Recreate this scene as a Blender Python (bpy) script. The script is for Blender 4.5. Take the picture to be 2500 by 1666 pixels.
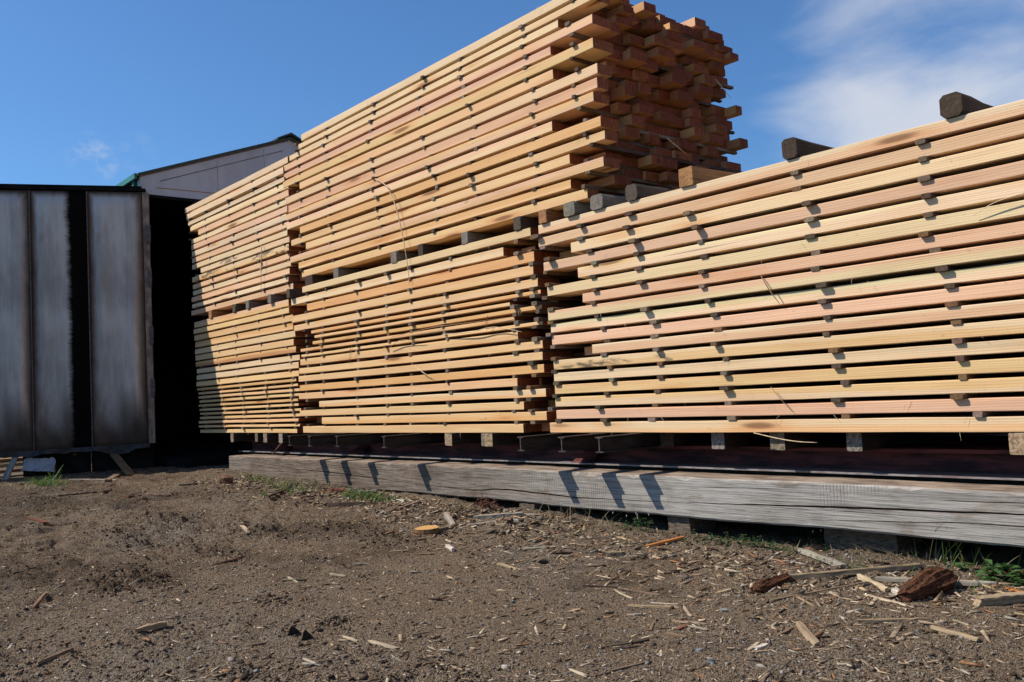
import bpy, bmesh, math, random
import numpy as np
from mathutils import Vector, Matrix

# ---------------------------------------------------------------- scene, camera
scene = bpy.context.scene
for o in list(bpy.data.objects):
    bpy.data.objects.remove(o, do_unlink=True)
COL = scene.collection
rnd = random.Random(7)

# camera solved from the photograph's vanishing points: X runs along the lumber,
# Y into the packs, Z up, the lens is the origin and the ground lies 0.93 m below it
FPX = 2209.0
ROT = np.array([[0.64557643, -0.07738663, -0.75976469],
                [0.76197614, -0.00145272, 0.64760347],
                [-0.05121957, -0.9970001, 0.05802892]])
cam_data = bpy.data.cameras.new('camera')
cam = bpy.data.objects.new('camera', cam_data)
COL.objects.link(cam)
r_, u_, b_ = ROT @ [1, 0, 0], ROT @ [0, -1, 0], ROT @ [0, 0, -1]
cam.matrix_world = Matrix(((r_[0], u_[0], b_[0], 0), (r_[1], u_[1], b_[1], 0), (r_[2], u_[2], b_[2], 0), (0, 0, 0, 1)))
cam_data.sensor_width = 36.0
cam_data.lens = 36.0 * FPX / 2500.0
cam_data.clip_start = 0.05
cam_data.clip_end = 3000
scene.camera = cam

# ---------------------------------------------------------------- sun, sky, exposure
SUN_DIR = Vector((0.644, 0.72, -1.0)).normalized()
sun_data = bpy.data.lights.new('sun', 'SUN')
sun_data.energy = 5.0
sun_data.angle = math.radians(0.53)
sun_data.color = (1.0, 0.91, 0.78)
sun = bpy.data.objects.new('sun', sun_data)
sun.rotation_euler = SUN_DIR.to_track_quat('-Z', 'Y').to_euler()
sun.location = (-20, -20, 30)
COL.objects.link(sun)
scene.view_settings.view_transform = 'Standard'
scene.view_settings.look = 'None'
scene.view_settings.gamma = 1.0
scene.view_settings.exposure = 0.32
scene.view_settings.use_curve_mapping = False
scene.cycles.max_bounces = 6
scene.cycles.diffuse_bounces = 4
scene.cycles.glossy_bounces = 2
scene.cycles.transmission_bounces = 2

world = bpy.data.worlds.new('World')
scene.world = world
world.use_nodes = True
nt = world.node_tree
nt.nodes.clear()


def node(nt, t, **k):
    n = nt.nodes.new(t)
    for a, v in k.items():
        setattr(n, a, v)
    return n


def mathn(nt, op, a, b=None, c=None, clamp=False):
    n = node(nt, 'ShaderNodeMath', operation=op, use_clamp=clamp)
    for i, v in enumerate((a, b, c)):
        if v is None:
            continue
        if isinstance(v, (int, float)):
            n.inputs[i].default_value = v
        else:
            nt.links.new(v, n.inputs[i])
    return n.outputs[0]


def vmath(nt, op, a, b=None):
    n = node(nt, 'ShaderNodeVectorMath', operation=op)
    for i, v in enumerate((a, b)):
        if v is None:
            continue
        if isinstance(v, (tuple, list)):
            n.inputs[i].default_value = v
        else:
            nt.links.new(v, n.inputs[i])
    return n


def mixc(nt, fac, a, b, mode='MIX'):
    n = node(nt, 'ShaderNodeMix', data_type='RGBA', blend_type=mode)
    for i, v in ((0, fac), (6, a), (7, b)):
        if isinstance(v, (int, float)):
            n.inputs[i].default_value = v
        elif isinstance(v, (tuple, list)):
            n.inputs[i].default_value = (*v[:3], 1)
        else:
            nt.links.new(v, n.inputs[i])
    return n.outputs[2]


def smooth(nt, v, lo, hi, a=0.0, b=1.0):
    n = node(nt, 'ShaderNodeMapRange', interpolation_type='SMOOTHSTEP')
    nt.links.new(v, n.inputs[0])
    for i, x in ((1, lo), (2, hi), (3, a), (4, b)):
        n.inputs[i].default_value = x
    return n.outputs[0]


def noise(nt, vec, scale=(1, 1, 1), sc=1.0, detail=4, rough=0.55, dist=0.0):
    mp = node(nt, 'ShaderNodeMapping')
    mp.inputs['Scale'].default_value = scale
    nt.links.new(vec, mp.inputs[0])
    n = node(nt, 'ShaderNodeTexNoise')
    nt.links.new(mp.outputs[0], n.inputs['Vector'])
    n.inputs['Scale'].default_value = sc
    n.inputs['Detail'].default_value = detail
    n.inputs['Roughness'].default_value = rough
    n.inputs['Distortion'].default_value = dist
    return n.outputs[0]


sky = node(nt, 'ShaderNodeTexSky', sky_type='NISHITA', sun_disc=False)
sky.sun_elevation = math.asin(-SUN_DIR.z)
sky.sun_rotation = math.atan2(-SUN_DIR.x, -SUN_DIR.y)
sky.air_density = 1.0
sky.dust_density = 0.6
sky.ozone_density = 2.5
tc = node(nt, 'ShaderNodeTexCoord')
sep = node(nt, 'ShaderNodeSeparateXYZ')
nt.links.new(tc.outputs['Generated'], sep.inputs[0])
zz = mathn(nt, 'MAXIMUM', sep.outputs[2], 0.0)
inv = mathn(nt, 'DIVIDE', 1.0, mathn(nt, 'ADD', zz, 0.22))
pl = node(nt, 'ShaderNodeCombineXYZ')
nt.links.new(mathn(nt, 'MULTIPLY', sep.outputs[0], inv), pl.inputs[0])
nt.links.new(mathn(nt, 'MULTIPLY', sep.outputs[1], inv), pl.inputs[1])
cl = noise(nt, pl.outputs[0], (1, 1, 1), 1.9, 7, 0.52, 0.5)
cl2 = noise(nt, pl.outputs[0], (1, 1, 1), 0.7, 3, 0.5)
# a cloud field drifting over the south-east half of the sky, thinning out to the other side
side = vmath(nt, 'DOT_PRODUCT', tc.outputs['Generated'], (0.655, 0.756, 0.0)).outputs['Value']
low = smooth(nt, sep.outputs[2], 0.33, 0.20)
amt = mathn(nt, 'MULTIPLY', smooth(nt, side, 0.10, 0.40), mathn(nt, 'ADD', mathn(nt, 'MULTIPLY', low, 0.42), 0.74))
dens = mathn(nt, 'ADD', mathn(nt, 'MULTIPLY', cl, 1.0), mathn(nt, 'MULTIPLY', amt, 0.46))
dens = mathn(nt, 'ADD', dens, mathn(nt, 'MULTIPLY', cl2, 0.25))
cov = smooth(nt, dens, 0.85, 1.26, 0.0, 0.95)
# two little puffs low over the shed
for pd in ((-0.917, 0.301, 0.261), (-0.931, 0.263, 0.253)):
    dp = vmath(nt, 'DOT_PRODUCT', tc.outputs['Generated'], pd).outputs['Value']
    puff = mathn(nt, 'MULTIPLY', smooth(nt, dp, 0.99955, 0.99999), smooth(nt, noise(nt, tc.outputs['Generated'], (1, 1, 1.6), 34.0, 6, 0.6), 0.42, 0.66, 0.0, 0.42))
    cov = mathn(nt, 'MAXIMUM', cov, puff)
skyc = mixc(nt, 1.0, sky.outputs[0], (0.70, 1.09, 1.46), 'MULTIPLY')
mixs = mixc(nt, cov, skyc, (6.7, 7.2, 8.2))
bg = node(nt, 'ShaderNodeBackground')
nt.links.new(mixs, bg.inputs[0])
bg.inputs[1].default_value = 0.076
out = node(nt, 'ShaderNodeOutputWorld')
nt.links.new(bg.outputs[0], out.inputs[0])

# ---------------------------------------------------------------- projection helpers (layout measured on real planes)
P0 = np.array([1250.0, 833.0])


def ray(px, py):
    return ROT @ np.array([px - P0[0], py - P0[1], FPX])


def on_y(px, py, y):
    d = ray(px, py)
    return d * (y / d[1])


YF = 4.4365            # plane of the lumber fronts
PACK_W = 1.72          # pack width
YT = 4.32              # front of the weathered timber

# ---------------------------------------------------------------- numpy noise for the ground
_rng = np.random.default_rng(11)
_T = _rng.random((256, 256))


def vnoise(x, y, s):
    x = np.asarray(x, float) * s + 57.3
    y = np.asarray(y, float) * s + 91.7
    xi = np.floor(x).astype(int)
    yi = np.floor(y).astype(int)
    fx = x - xi
    fy = y - yi
    fx = fx * fx * (3 - 2 * fx)
    fy = fy * fy * (3 - 2 * fy)
    a = _T[xi % 256, yi % 256]
    b = _T[(xi + 1) % 256, yi % 256]
    c = _T[xi % 256, (yi + 1) % 256]
    d = _T[(xi + 1) % 256, (yi + 1) % 256]
    return (a * (1 - fx) + b * fx) * (1 - fy) + (c * (1 - fx) + d * fx) * fy - 0.5


def fbm(x, y, s, o=4, g=0.5):
    v = 0
    a = 1.0
    for i in range(o):
        v = v + a * vnoise(x + i * 3.1, y - i * 1.7, s * 2 ** i)
        a *= g
    return v


def sstep(a, b, x):
    t = np.clip((x - a) / (b - a), 0, 1)
    return t * t * (3 - 2 * t)


def z_base(x, y):
    x = np.asarray(x, float)
    y = np.asarray(y, float)
    z = -0.935 + 0.215 * sstep(-2.8, -11.6, x)
    z = z + 0.015 * sstep(-6.4, -9.6, x) * np.exp(-((y - 4.35) / 0.40) ** 2) * sstep(-11.4, -10.4, x)
    z = z + 0.045 * sstep(3.5, 4.2, y) * sstep(-8.0, -6.0, x) * sstep(-3.0, -4.6, x)
    return z


HEAPS = []     # (x, y, radius along x, radius along y, height, roughness)


def z_ground(x, y):
    x = np.asarray(x, float)
    y = np.asarray(y, float)
    near = np.exp(-(np.hypot(x + 5, y - 2) / 9.0) ** 2)
    z = z_base(x, y) + near * (0.05 * sstep(-11.5, -7.0, x) * fbm(x, y, 0.7, 3) + 0.020 * fbm(x, y, 3.3, 3))
    rough = sstep(-0.10, 0.25, fbm(x, y, 0.9, 2))
    left = sstep(-3.2, -5.6, x)
    z = z + near * (0.010 + (0.016 + 0.022 * left) * rough) * fbm(x, y, 9.0, 3, 0.6)
    z = z + near * (0.005 + 0.010 * rough) * np.abs(fbm(x, y, 34.0, 2, 0.6))
    for hx, hy, rx, ry, h, ro in HEAPS:
        g = np.exp(-(((x - hx) / rx) ** 2 + ((y - hy) / ry) ** 2))
        z = z + g * (h + ro * np.abs(fbm(x, y, 22.0, 3, 0.65)) * 2)
    # tyre tread pressed into the dirt on the left
    for cx, cy, ln in ((-6.35, 1.36, 1.7), (-7.6, 2.45, 2.2)):
        u = (x - cx) * 0.973 + (y - cy) * -0.23
        v = (x - cx) * 0.23 + (y - cy) * 0.973
        wob = v + 0.03 * np.sin(u * 2.1)
        tr = sstep(ln, ln * .7, np.abs(u)) * sstep(0.21, 0.13, np.abs(wob)) * (0.35 + 1.3 * sstep(-.15, .25, fbm(x, y, 1.7, 2)))
        z = z + tr * (0.030 * np.sin(u * 40.0 + 14.0 * np.abs(wob)) * (0.6 + 0.9 * vnoise(x, y, 5)) - 0.014)
    return z


def gpt(px, py):
    """point of the ground seen at a photo pixel"""
    z = -0.85
    for i in range(14):
        d = ray(px, py)
        p = d * (z / d[2])
        z = 0.5 * z + 0.5 * float(z_ground(p[0], p[1]))
    d = ray(px, py)
    p = d * (z / d[2])
    return Vector((p[0], p[1], float(z_ground(p[0], p[1]))))


for px, py, rx, ry, h, ro in ((410, 1268, .55, .16, .012, .035), (300, 1290, .35, .12, .010, .03), (600, 1618, .11, .06, .014, .02),
                              (330, 1375, .50, .14, .006, .03), (820, 1505, .12, .06, .004, .02), (470, 1610, .22, .05, .006, .015),
                              (250, 1395, .3, .1, .0, .03), (880, 1300, .7, .16, .008, .03), (650, 1300, .5, .15, .004, .03),
                              (90, 1240, .6, .2, .006, .03), (2230, 1350, .35, .12, .02, .02), (1750, 1310, .5, .10, .015, .015),
                              (540, 1350, .4, .1, .0, .025), (660, 1455, .15, .06, .0, .02), (1150, 1620, .3, .07, .0, .015)):
    d = ray(px, py)
    p = d * (-0.88 / d[2]) if px > 500 else d * (-0.80 / d[2])
    HEAPS.append((p[0], p[1], rx, ry, h, ro))


# ---------------------------------------------------------------- object helpers
def mesh_obj(name, verts, faces, mat, parent=None, smooth_shade=False):
    me = bpy.data.meshes.new(name)
    me.from_pydata([tuple(v) for v in verts], [], faces)
    me.materials.append(mat)
    if smooth_shade:
        me.polygons.foreach_set('use_smooth', [True] * len(me.polygons))
    me.update()
    o = bpy.data.objects.new(name, me)
    COL.objects.link(o)
    if parent is not None:
        o.parent = parent
    return o


def bm_obj(name, bm, mat, parent=None, smooth_shade=False):
    me = bpy.data.meshes.new(name)
    bm.to_mesh(me)
    bm.free()
    me.materials.append(mat)
    if smooth_shade:
        me.polygons.foreach_set('use_smooth', [True] * len(me.polygons))
    o = bpy.data.objects.new(name, me)
    COL.objects.link(o)
    if parent is not None:
        o.parent = parent
    return o


def tag(o, label, cat, group=None):
    o['label'] = label
    o['category'] = cat
    if group:
        o['group'] = group
    return o


def empty(name, label, cat, loc, group=None):
    o = bpy.data.objects.new(name, None)
    o.location = loc
    o.empty_display_size = 0.1
    COL.objects.link(o)
    bpy.context.view_layer.update()
    return tag(o, label, cat, group)


BOXF = [(0, 1, 2, 3), (7, 6, 5, 4), (0, 4, 5, 1), (1, 5, 6, 2), (2, 6, 7, 3), (3, 7, 4, 0)]


def box_verts(x0, x1, y0, y1, z0, z1):
    return [(x0, y0, z0), (x0, y1, z0), (x1, y1, z0), (x1, y0, z0), (x0, y0, z1), (x0, y1, z1), (x1, y1, z1), (x1, y0, z1)]


def chamfer_bar(l, w, h, n=2, ch=0.003, jit=0.0, axis='X', rr=rnd, bow=0.0):
    """bar along an axis with an eight-sided chamfered section; jit roughens it"""
    sec = [(ch, 0), (w - ch, 0), (w, ch), (w, h - ch), (w - ch, h), (ch, h), (0, h - ch), (0, ch)]
    vs, fs = [], []
    ph = rr.random() * 6.28
    fq = rr.uniform(1.0, 2.2)
    for i in range(n):
        t = i / (n - 1)
        dy = rr.uniform(-jit, jit)
        dz = rr.uniform(-jit, jit) * 0.6 + bow * math.sin(ph + fq * 3.14 * t)
        for (a, b) in sec:
            p = (t * l, a + dy + rr.uniform(-jit, jit) * .5, b + dz + rr.uniform(-jit, jit) * .5)
            vs.append(p if axis == 'X' else (-p[1] + w, p[0], p[2]))
    for i in range(n - 1):
        for k in range(8):
            a = i * 8 + k
            b = i * 8 + (k + 1) % 8
            fs.append((a, b, b + 8, a + 8))
    fs.append(tuple(range(7, -1, -1)))
    fs.append(tuple(range((n - 1) * 8, n * 8)))
    fs = [tuple(reversed(f)) for f in fs]
    return vs, fs


def tube(path, rad, sides=5, taper=True):
    pts = [Vector(p) for p in path]
    vs, fs = [], []
    n = len(pts)
    for i, p in enumerate(pts):
        t = (pts[min(i + 1, n - 1)] - pts[max(i - 1, 0)]).normalized()
        a = t.orthogonal().normalized()
        b = t.cross(a)
        k = i / (n - 1)
        r = rad * (1.0 if not taper else (0.35 + 0.65 * math.sin(math.pi * min(0.95, 0.25 + 0.7 * k))))
        for s in range(sides):
            an = 6.2832 * s / sides
            vs.append(p + a * (r * math.cos(an)) + b * (r * 0.6 * math.sin(an)))
    for i in range(n - 1):
        for s in range(sides):
            fs.append((i * sides + s, i * sides + (s + 1) % sides, (i + 1) * sides + (s + 1) % sides, (i + 1) * sides + s))
    fs.append(tuple(range(sides - 1, -1, -1)))
    fs.append(tuple(range((n - 1) * sides, n * sides)))
    return vs, fs


def smooth_path(pts, n=14):
    pts = [Vector(p) for p in pts]
    if len(pts) < 3:
        return [pts[0].lerp(pts[-1], i / (n - 1)) for i in range(n)]
    P = [pts[0] * 2 - pts[1]] + pts + [pts[-1] * 2 - pts[-2]]
    res = []
    m = len(pts) - 1
    for i in range(n):
        t = i / (n - 1) * m
        k = min(int(t), m - 1)
        u = t - k
        a, b, c, d = P[k:k + 4]
        res.append(0.5 * ((2 * b) + (c - a) * u + (2 * a - 5 * b + 4 * c - d) * u * u + (3 * b - a - 3 * c + d) * u ** 3))
    return res


# ---------------------------------------------------------------- materials
def new_mat(name, rough=0.8, spec=0.25):
    m = bpy.data.materials.new(name)
    m.use_nodes = True
    t = m.node_tree
    b = t.nodes['Principled BSDF']
    b.inputs['Roughness'].default_value = rough
    b.inputs['Specular IOR Level'].default_value = spec
    return m, t, b


def bump(t, b, h, strength=0.3, dist=0.01):
    n = node(t, 'ShaderNodeBump')
    n.inputs['Strength'].default_value = strength
    n.inputs['Distance'].default_value = dist
    t.links.new(h, n.inputs['Height'])
    t.links.new(n.outputs[0], b.inputs['Normal'])


def wood_fresh():
    m, t, b = new_mat('fresh_sawn_wood', 0.72, 0.2)
    geo = node(t, 'ShaderNodeNewGeometry')
    oi = node(t, 'ShaderNodeObjectInfo')
    off = vmath(t, 'SCALE', (13.7, 5.1, 9.3))
    t.links.new(oi.outputs['Random'], off.inputs['Scale'])
    pos = vmath(t, 'ADD', geo.outputs['Position'], off.outputs[0]).outputs[0]
    tco = node(t, 'ShaderNodeTexCoord')
    sp = node(t, 'ShaderNodeSeparateXYZ')
    t.links.new(tco.outputs['Object'], sp.inputs[0])
    tb = node(t, 'ShaderNodeAttribute', attribute_type='OBJECT', attribute_name='tone_b')
    sl = node(t, 'ShaderNodeAttribute', attribute_type='OBJECT', attribute_name='split')
    broad = noise(t, pos, (0.55, 5, 5), 1, 3, 0.5, 0.4)
    zf = mathn(t, 'DIVIDE', sp.outputs[2], 0.07)
    q = mathn(t, 'ADD', mathn(t, 'SUBTRACT', zf, sl.outputs['Fac']), mathn(t, 'MULTIPLY', mathn(t, 'SUBTRACT', broad, 0.5), 1.1))
    mask = smooth(t, q, -0.10, 0.12)
    c = mixc(t, mask, oi.outputs['Color'], tb.outputs['Color'])
    # growth-ring figure: bands bent by a slow noise, and fine streaks along the board
    warp = noise(t, pos, (0.5, 3.5, 3.5), 1, 2, 0.5, 0.0)
    sp2 = node(t, 'ShaderNodeSeparateXYZ')
    t.links.new(pos, sp2.inputs[0])
    ring = mathn(t, 'SINE', mathn(t, 'ADD', mathn(t, 'MULTIPLY', mathn(t, 'ADD', sp2.outputs[2], mathn(t, 'MULTIPLY', sp2.outputs[1], 0.6)), 520.0), mathn(t, 'MULTIPLY', warp, 42.0)))
    streak = noise(t, pos, (1.6, 70, 70), 1, 4, 0.6, 0.0)
    fig = mathn(t, 'ADD', mathn(t, 'MULTIPLY', ring, 0.05), mathn(t, 'MULTIPLY', mathn(t, 'SUBTRACT', streak, 0.5), 0.42))
    slow = mathn(t, 'MULTIPLY', mathn(t, 'SUBTRACT', noise(t, pos, (0.8, 7, 7), 1, 4, 0.65), 0.5), 0.50)
    val = mathn(t, 'ADD', mathn(t, 'ADD', fig, slow), 1.0)
    dark = mixc(t, 1.0, c, (0.72, 0.52, 0.36), 'MULTIPLY')
    c2 = mixc(t, mathn(t, 'MULTIPLY', mathn(t, 'SUBTRACT', 1.06, val), 2.0, clamp=True), c, dark)
    # knots
    mp = node(t, 'ShaderNodeMapping')
    mp.inputs['Scale'].default_value = (0.9, 6.0, 6.0)
    t.links.new(pos, mp.inputs[0])
    vo = node(t, 'ShaderNodeTexVoronoi')
    vo.inputs['Scale'].default_value = 1.0
    t.links.new(mp.outputs[0], vo.inputs['Vector'])
    kd = mathn(t, 'ADD', vo.outputs['Distance'], mathn(t, 'MULTIPLY', mathn(t, 'SUBTRACT', streak, 0.5), 0.06))
    kn = smooth(t, kd, 0.15, 0.07)
    halo = smooth(t, kd, 0.30, 0.10, 0.0, 0.5)
    c3 = mixc(t, halo, c2, mixc(t, 1.0, c, (0.85, 0.55, 0.32), 'MULTIPLY'))
    c3 = mixc(t, mathn(t, 'MULTIPLY', kn, 0.8), c3, (0.16, 0.07, 0.03))
    # mould and dirt stains
    st = noise(t, pos, (4.5, 16, 16), 1, 5, 0.65, 0.6)
    st2 = noise(t, pos, (0.9, 5, 5), 1, 2, 0.5)
    sm = smooth(t, mathn(t, 'ADD', mathn(t, 'MULTIPLY', mathn(t, 'ADD', st, st2), 0.5), mathn(t, 'MULTIPLY', oi.outputs['Alpha'], 0.16)), 0.66, 0.74)
    c4 = mixc(t, mathn(t, 'MULTIPLY', sm, 0.85), c3, (0.05, 0.045, 0.036))
    ck = smooth(t, noise(t, pos, (0.7, 30, 110), 1, 3, 0.5, 0.2), 0.285, 0.255, 0.0, 0.7)
    c4 = mixc(t, ck, c4, (0.12, 0.06, 0.03))
    # dry pitch freckles
    fr = smooth(t, noise(t, pos, (26, 70, 70), 1, 2, 0.5), 0.70, 0.78, 0.0, 0.35)
    c5 = mixc(t, fr, c4, (0.30, 0.15, 0.06))
    # end grain: darker, redder than the sawn faces, deepened further to imitate shade
    nrm = node(t, 'ShaderNodeSeparateXYZ')
    t.links.new(tco.outputs['Normal'], nrm.inputs[0])
    endg = smooth(t, mathn(t, 'ABSOLUTE', nrm.outputs[0]), 0.7, 0.95)
    rings = smooth(t, noise(t, pos, (30, 60, 22), 1, 3, 0.6, 0.5), 0.3, 0.7)
    ec = mixc(t, 1.0, c5, mixc(t, rings, (0.23, 0.098, 0.065), (0.42, 0.205, 0.14)), 'MULTIPLY')
    c5 = mixc(t, endg, c5, ec)
    t.links.new(c5, b.inputs['Base Color'])
    saw = noise(t, pos, (190, 10, 10), 1, 2, 0.5)
    h = mathn(t, 'ADD', mathn(t, 'MULTIPLY', saw, 0.5), mathn(t, 'ADD', streak, mathn(t, 'MULTIPLY', ring, 0.12)))
    bump(t, b, h, 0.35, 0.004)
    return m


def wood_old(name, along='Y', rough=0.9, dirt=0.5):
    """weathered wood, colour taken from the object, grain along one axis"""
    m, t, b = new_mat(name, rough, 0.15)
    geo = node(t, 'ShaderNodeNewGeometry')
    oi = node(t, 'ShaderNodeObjectInfo')
    off = vmath(t, 'SCALE', (3.7, 5.1, 9.3))
    t.links.new(oi.outputs['Random'], off.inputs['Scale'])
    src = geo.outputs['Position']
    if along == 'L':
        tco = node(t, 'ShaderNodeTexCoord')
        src = tco.outputs['Object']
    pos = vmath(t, 'ADD', src, off.outputs[0]).outputs[0]
    s = (60, 3, 60) if along == 'Y' else (3, 60, 60)
    g = noise(t, pos, s, 1, 4, 0.65)
    spots = noise(t, pos, (9, 9, 9), 1, 4, 0.6)
    f = mathn(t, 'ADD', mathn(t, 'MULTIPLY', mathn(t, 'SUBTRACT', g, 0.5), 1.5), mathn(t, 'MULTIPLY', mathn(t, 'SUBTRACT', spots, 0.5), 1.2 * dirt))
    lit = mixc(t, 1.0, oi.outputs['Color'], (1.5, 1.45, 1.38), 'MULTIPLY')
    drk = mixc(t, 1.0, oi.outputs['Color'], (0.30, 0.27, 0.24), 'MULTIPLY')
    c = mixc(t, mathn(t, 'ADD', f, 0.58, clamp=True), drk, lit)
    t.links.new(c, b.inputs['Base Color'])
    bump(t, b, mathn(t, 'ADD', g, spots), 0.5, 0.006)
    return m


def timber_mat():
    m, t, b = new_mat('weathered_timber_wood', 0.85, 0.15)
    geo = node(t, 'ShaderNodeNewGeometry')
    pos = geo.outputs['Position']
    sp = node(t, 'ShaderNodeSeparateXYZ')
    t.links.new(pos, sp.inputs[0])
    nz = node(t, 'ShaderNodeSeparateXYZ')
    t.links.new(geo.outputs['Normal'], nz.inputs[0])
    g = noise(t, pos, (3.0, 90, 150), 1, 5, 0.7, 0.2)
    g2 = noise(t, pos, (0.45, 9, 14), 1, 4, 0.6, 0.6)
    patch = noise(t, pos, (0.9, 1.5, 1.5), 1, 3, 0.55)
    grey = mixc(t, smooth(t, mathn(t, 'ADD', mathn(t, 'MULTIPLY', g, 0.75), mathn(t, 'MULTIPLY', g2, 0.25)), 0.30, 0.64), (0.125, 0.117, 0.107), (0.405, 0.388, 0.362))
    brown = mixc(t, smooth(t, g, 0.35, 0.65), (0.062, 0.047, 0.036), (0.235, 0.186, 0.145))
    age = mathn(t, 'ADD', smooth(t, sp.outputs[0], -2.6, -7.6), mathn(t, 'MULTIPLY', mathn(t, 'SUBTRACT', patch, 0.5), 1.3), clamp=True)
    c = mixc(t, age, grey, brown)
    blot = smooth(t, noise(t, pos, (1.1, 2.2, 2.6), 1, 4, 0.6), 0.52, 0.72, 0.0, 0.5)
    stn = smooth(t, noise(t, pos, (2.6, 3, 5), 1, 5, 0.65, 0.5), 0.54, 0.66, 0.0, 0.55)
    c = mixc(t, stn, c, mixc(t, 1.0, c, (0.62, 0.50, 0.40), 'MULTIPLY'))
    c = mixc(t, blot, c, mixc(t, 1.0, c, (0.52, 0.47, 0.42), 'MULTIPLY'))
    # the top face keeps a browner, dirtier crust
    top = smooth(t, nz.outputs[2], 0.6, 0.9)
    crust = mixc(t, smooth(t, noise(t, pos, (5, 14, 14), 1, 4, 0.6), 0.35, 0.65), (0.14, 0.10, 0.075), (0.30, 0.235, 0.185))
    c = mixc(t, top, c, crust)
    # saw kerf marks standing in groups across the face
    kerf = mathn(t, 'SINE', mathn(t, 'ADD', mathn(t, 'MULTIPLY', sp.outputs[0], 330.0), mathn(t, 'MULTIPLY', noise(t, pos, (4, 4, 2), 1, 2), 5.0)))
    kp = mathn(t, 'MULTIPLY', smooth(t, noise(t, pos, (1.1, 0.4, 0.7), 1, 2, 0.4), 0.56, 0.63), smooth(t, noise(t, pos, (22, 4, 22), 1, 3), 0.32, 0.55))
    km = mathn(t, 'MULTIPLY', smooth(t, kerf, 0.0, 0.8), mathn(t, 'MULTIPLY', kp, mathn(t, 'SUBTRACT', 1.0, top)))
    c = mixc(t, mathn(t, 'MULTIPLY', km, 0.26), c, (0.085, 0.070, 0.058))
    # hairline checks along the grain
    chk = smooth(t, noise(t, pos, (1.0, 20, 80), 1, 4, 0.62, 0.35), 0.365, 0.31)
    c = mixc(t, mathn(t, 'MULTIPLY', chk, 0.8), c, (0.035, 0.030, 0.026))
    mp = node(t, 'ShaderNodeMapping')
    mp.inputs['Scale'].default_value = (1.7, 1.0, 6.0)
    t.links.new(pos, mp.inputs[0])
    vo = node(t, 'ShaderNodeTexVoronoi')
    vo.inputs['Scale'].default_value = 1.0
    t.links.new(mp.outputs[0], vo.inputs['Vector'])
    kn = smooth(t, mathn(t, 'ADD', vo.outputs['Distance'], mathn(t, 'MULTIPLY', mathn(t, 'SUBTRACT', g, 0.5), 0.08)), 0.20, 0.08, 0.0, 0.75)
    c = mixc(t, kn, c, (0.085, 0.062, 0.045))
    t.links.new(c, b.inputs['Base Color'])
    h = mathn(t, 'SUBTRACT', mathn(t, 'SUBTRACT', g, mathn(t, 'MULTIPLY', chk, 1.2)), mathn(t, 'MULTIPLY', km, 0.5))
    bump(t, b, h, 0.6, 0.008)
    return m


def ground_mat():
    m, t, b = new_mat('packed_dirt', 0.95, 0.1)
    geo = node(t, 'ShaderNodeNewGeometry')
    pos = geo.outputs['Position']
    big = noise(t, pos, (1, 1, 1), 0.75, 4, 0.6)
    mid = noise(t, pos, (1, 1, 1), 5.0, 4, 0.65, 0.4)
    fine = noise(t, pos, (1, 1, 1), 85.0, 4, 0.7)
    grit = noise(t, pos, (1, 1, 1), 260.0, 2, 0.6)
    brown = mixc(t, smooth(t, fine, 0.34, 0.66), (0.110, 0.077, 0.052), (0.345, 0.262, 0.182))
    grey = mixc(t, smooth(t, fine, 0.34, 0.66), (0.098, 0.081, 0.065), (0.325, 0.278, 0.226))
    c = mixc(t, smooth(t, mathn(t, 'ADD', mathn(t, 'MULTIPLY', big, 0.7), mathn(t, 'MULTIPLY', mid, 0.3)), 0.49, 0.70), brown, grey)
    sx = node(t, 'ShaderNodeSeparateXYZ')
    t.links.new(pos, sx.inputs[0])
    churn = smooth(t, sx.outputs[0], -3.4, -6.2, 0.0, 0.075)
    moist = smooth(t, mathn(t, 'ADD', churn, mathn(t, 'ADD', mathn(t, 'MULTIPLY', noise(t, pos, (1, 1.6, 1), 0.55, 4, 0.6), 0.6), mathn(t, 'MULTIPLY', mid, 0.4))), 0.51, 0.64, 0.0, 0.72)
    c = mixc(t, moist, c, mixc(t, 1.0, c, (0.42, 0.38, 0.35), 'MULTIPLY'))
    saw = smooth(t, noise(t, pos, (1, 1, 1), 3.0, 4, 0.6), 0.52, 0.70, 0.0, 0.6)
    c = mixc(t, mathn(t, 'MULTIPLY', saw, smooth(t, grit, 0.5, 0.62)), c, (0.34, 0.25, 0.165))
    # single grains: pale and dark
    vo = node(t, 'ShaderNodeTexVoronoi')
    vo.inputs['Scale'].default_value = 120.0
    t.links.new(pos, vo.inputs['Vector'])
    vs = node(t, 'ShaderNodeSeparateColor')
    t.links.new(vo.outputs['Color'], vs.inputs[0])
    dot = mathn(t, 'MULTIPLY', smooth(t, vo.outputs['Distance'], 0.42, 0.25), smooth(t, vs.outputs[0], 0.88, 0.92, 0.0, 0.5))
    c = mixc(t, dot, c, (0.40, 0.37, 0.33))
    dot2 = mathn(t, 'MULTIPLY', smooth(t, vo.outputs['Distance'], 0.42, 0.25), smooth(t, vs.outputs[1], 0.80, 0.85, 0.0, 0.7))
    c = mixc(t, dot2, c, (0.035, 0.028, 0.022))
    t.links.new(c, b.inputs['Base Color'])
    h = mathn(t, 'ADD', mathn(t, 'MULTIPLY', fine, 1.0), mathn(t, 'ADD', mathn(t, 'MULTIPLY', grit, 0.45), mathn(t, 'MULTIPLY', smooth(t, vo.outputs['Distance'], 0.5, 0.1), 0.5)))
    bump(t, b, h, 1.0, 0.032)
    return m


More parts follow.
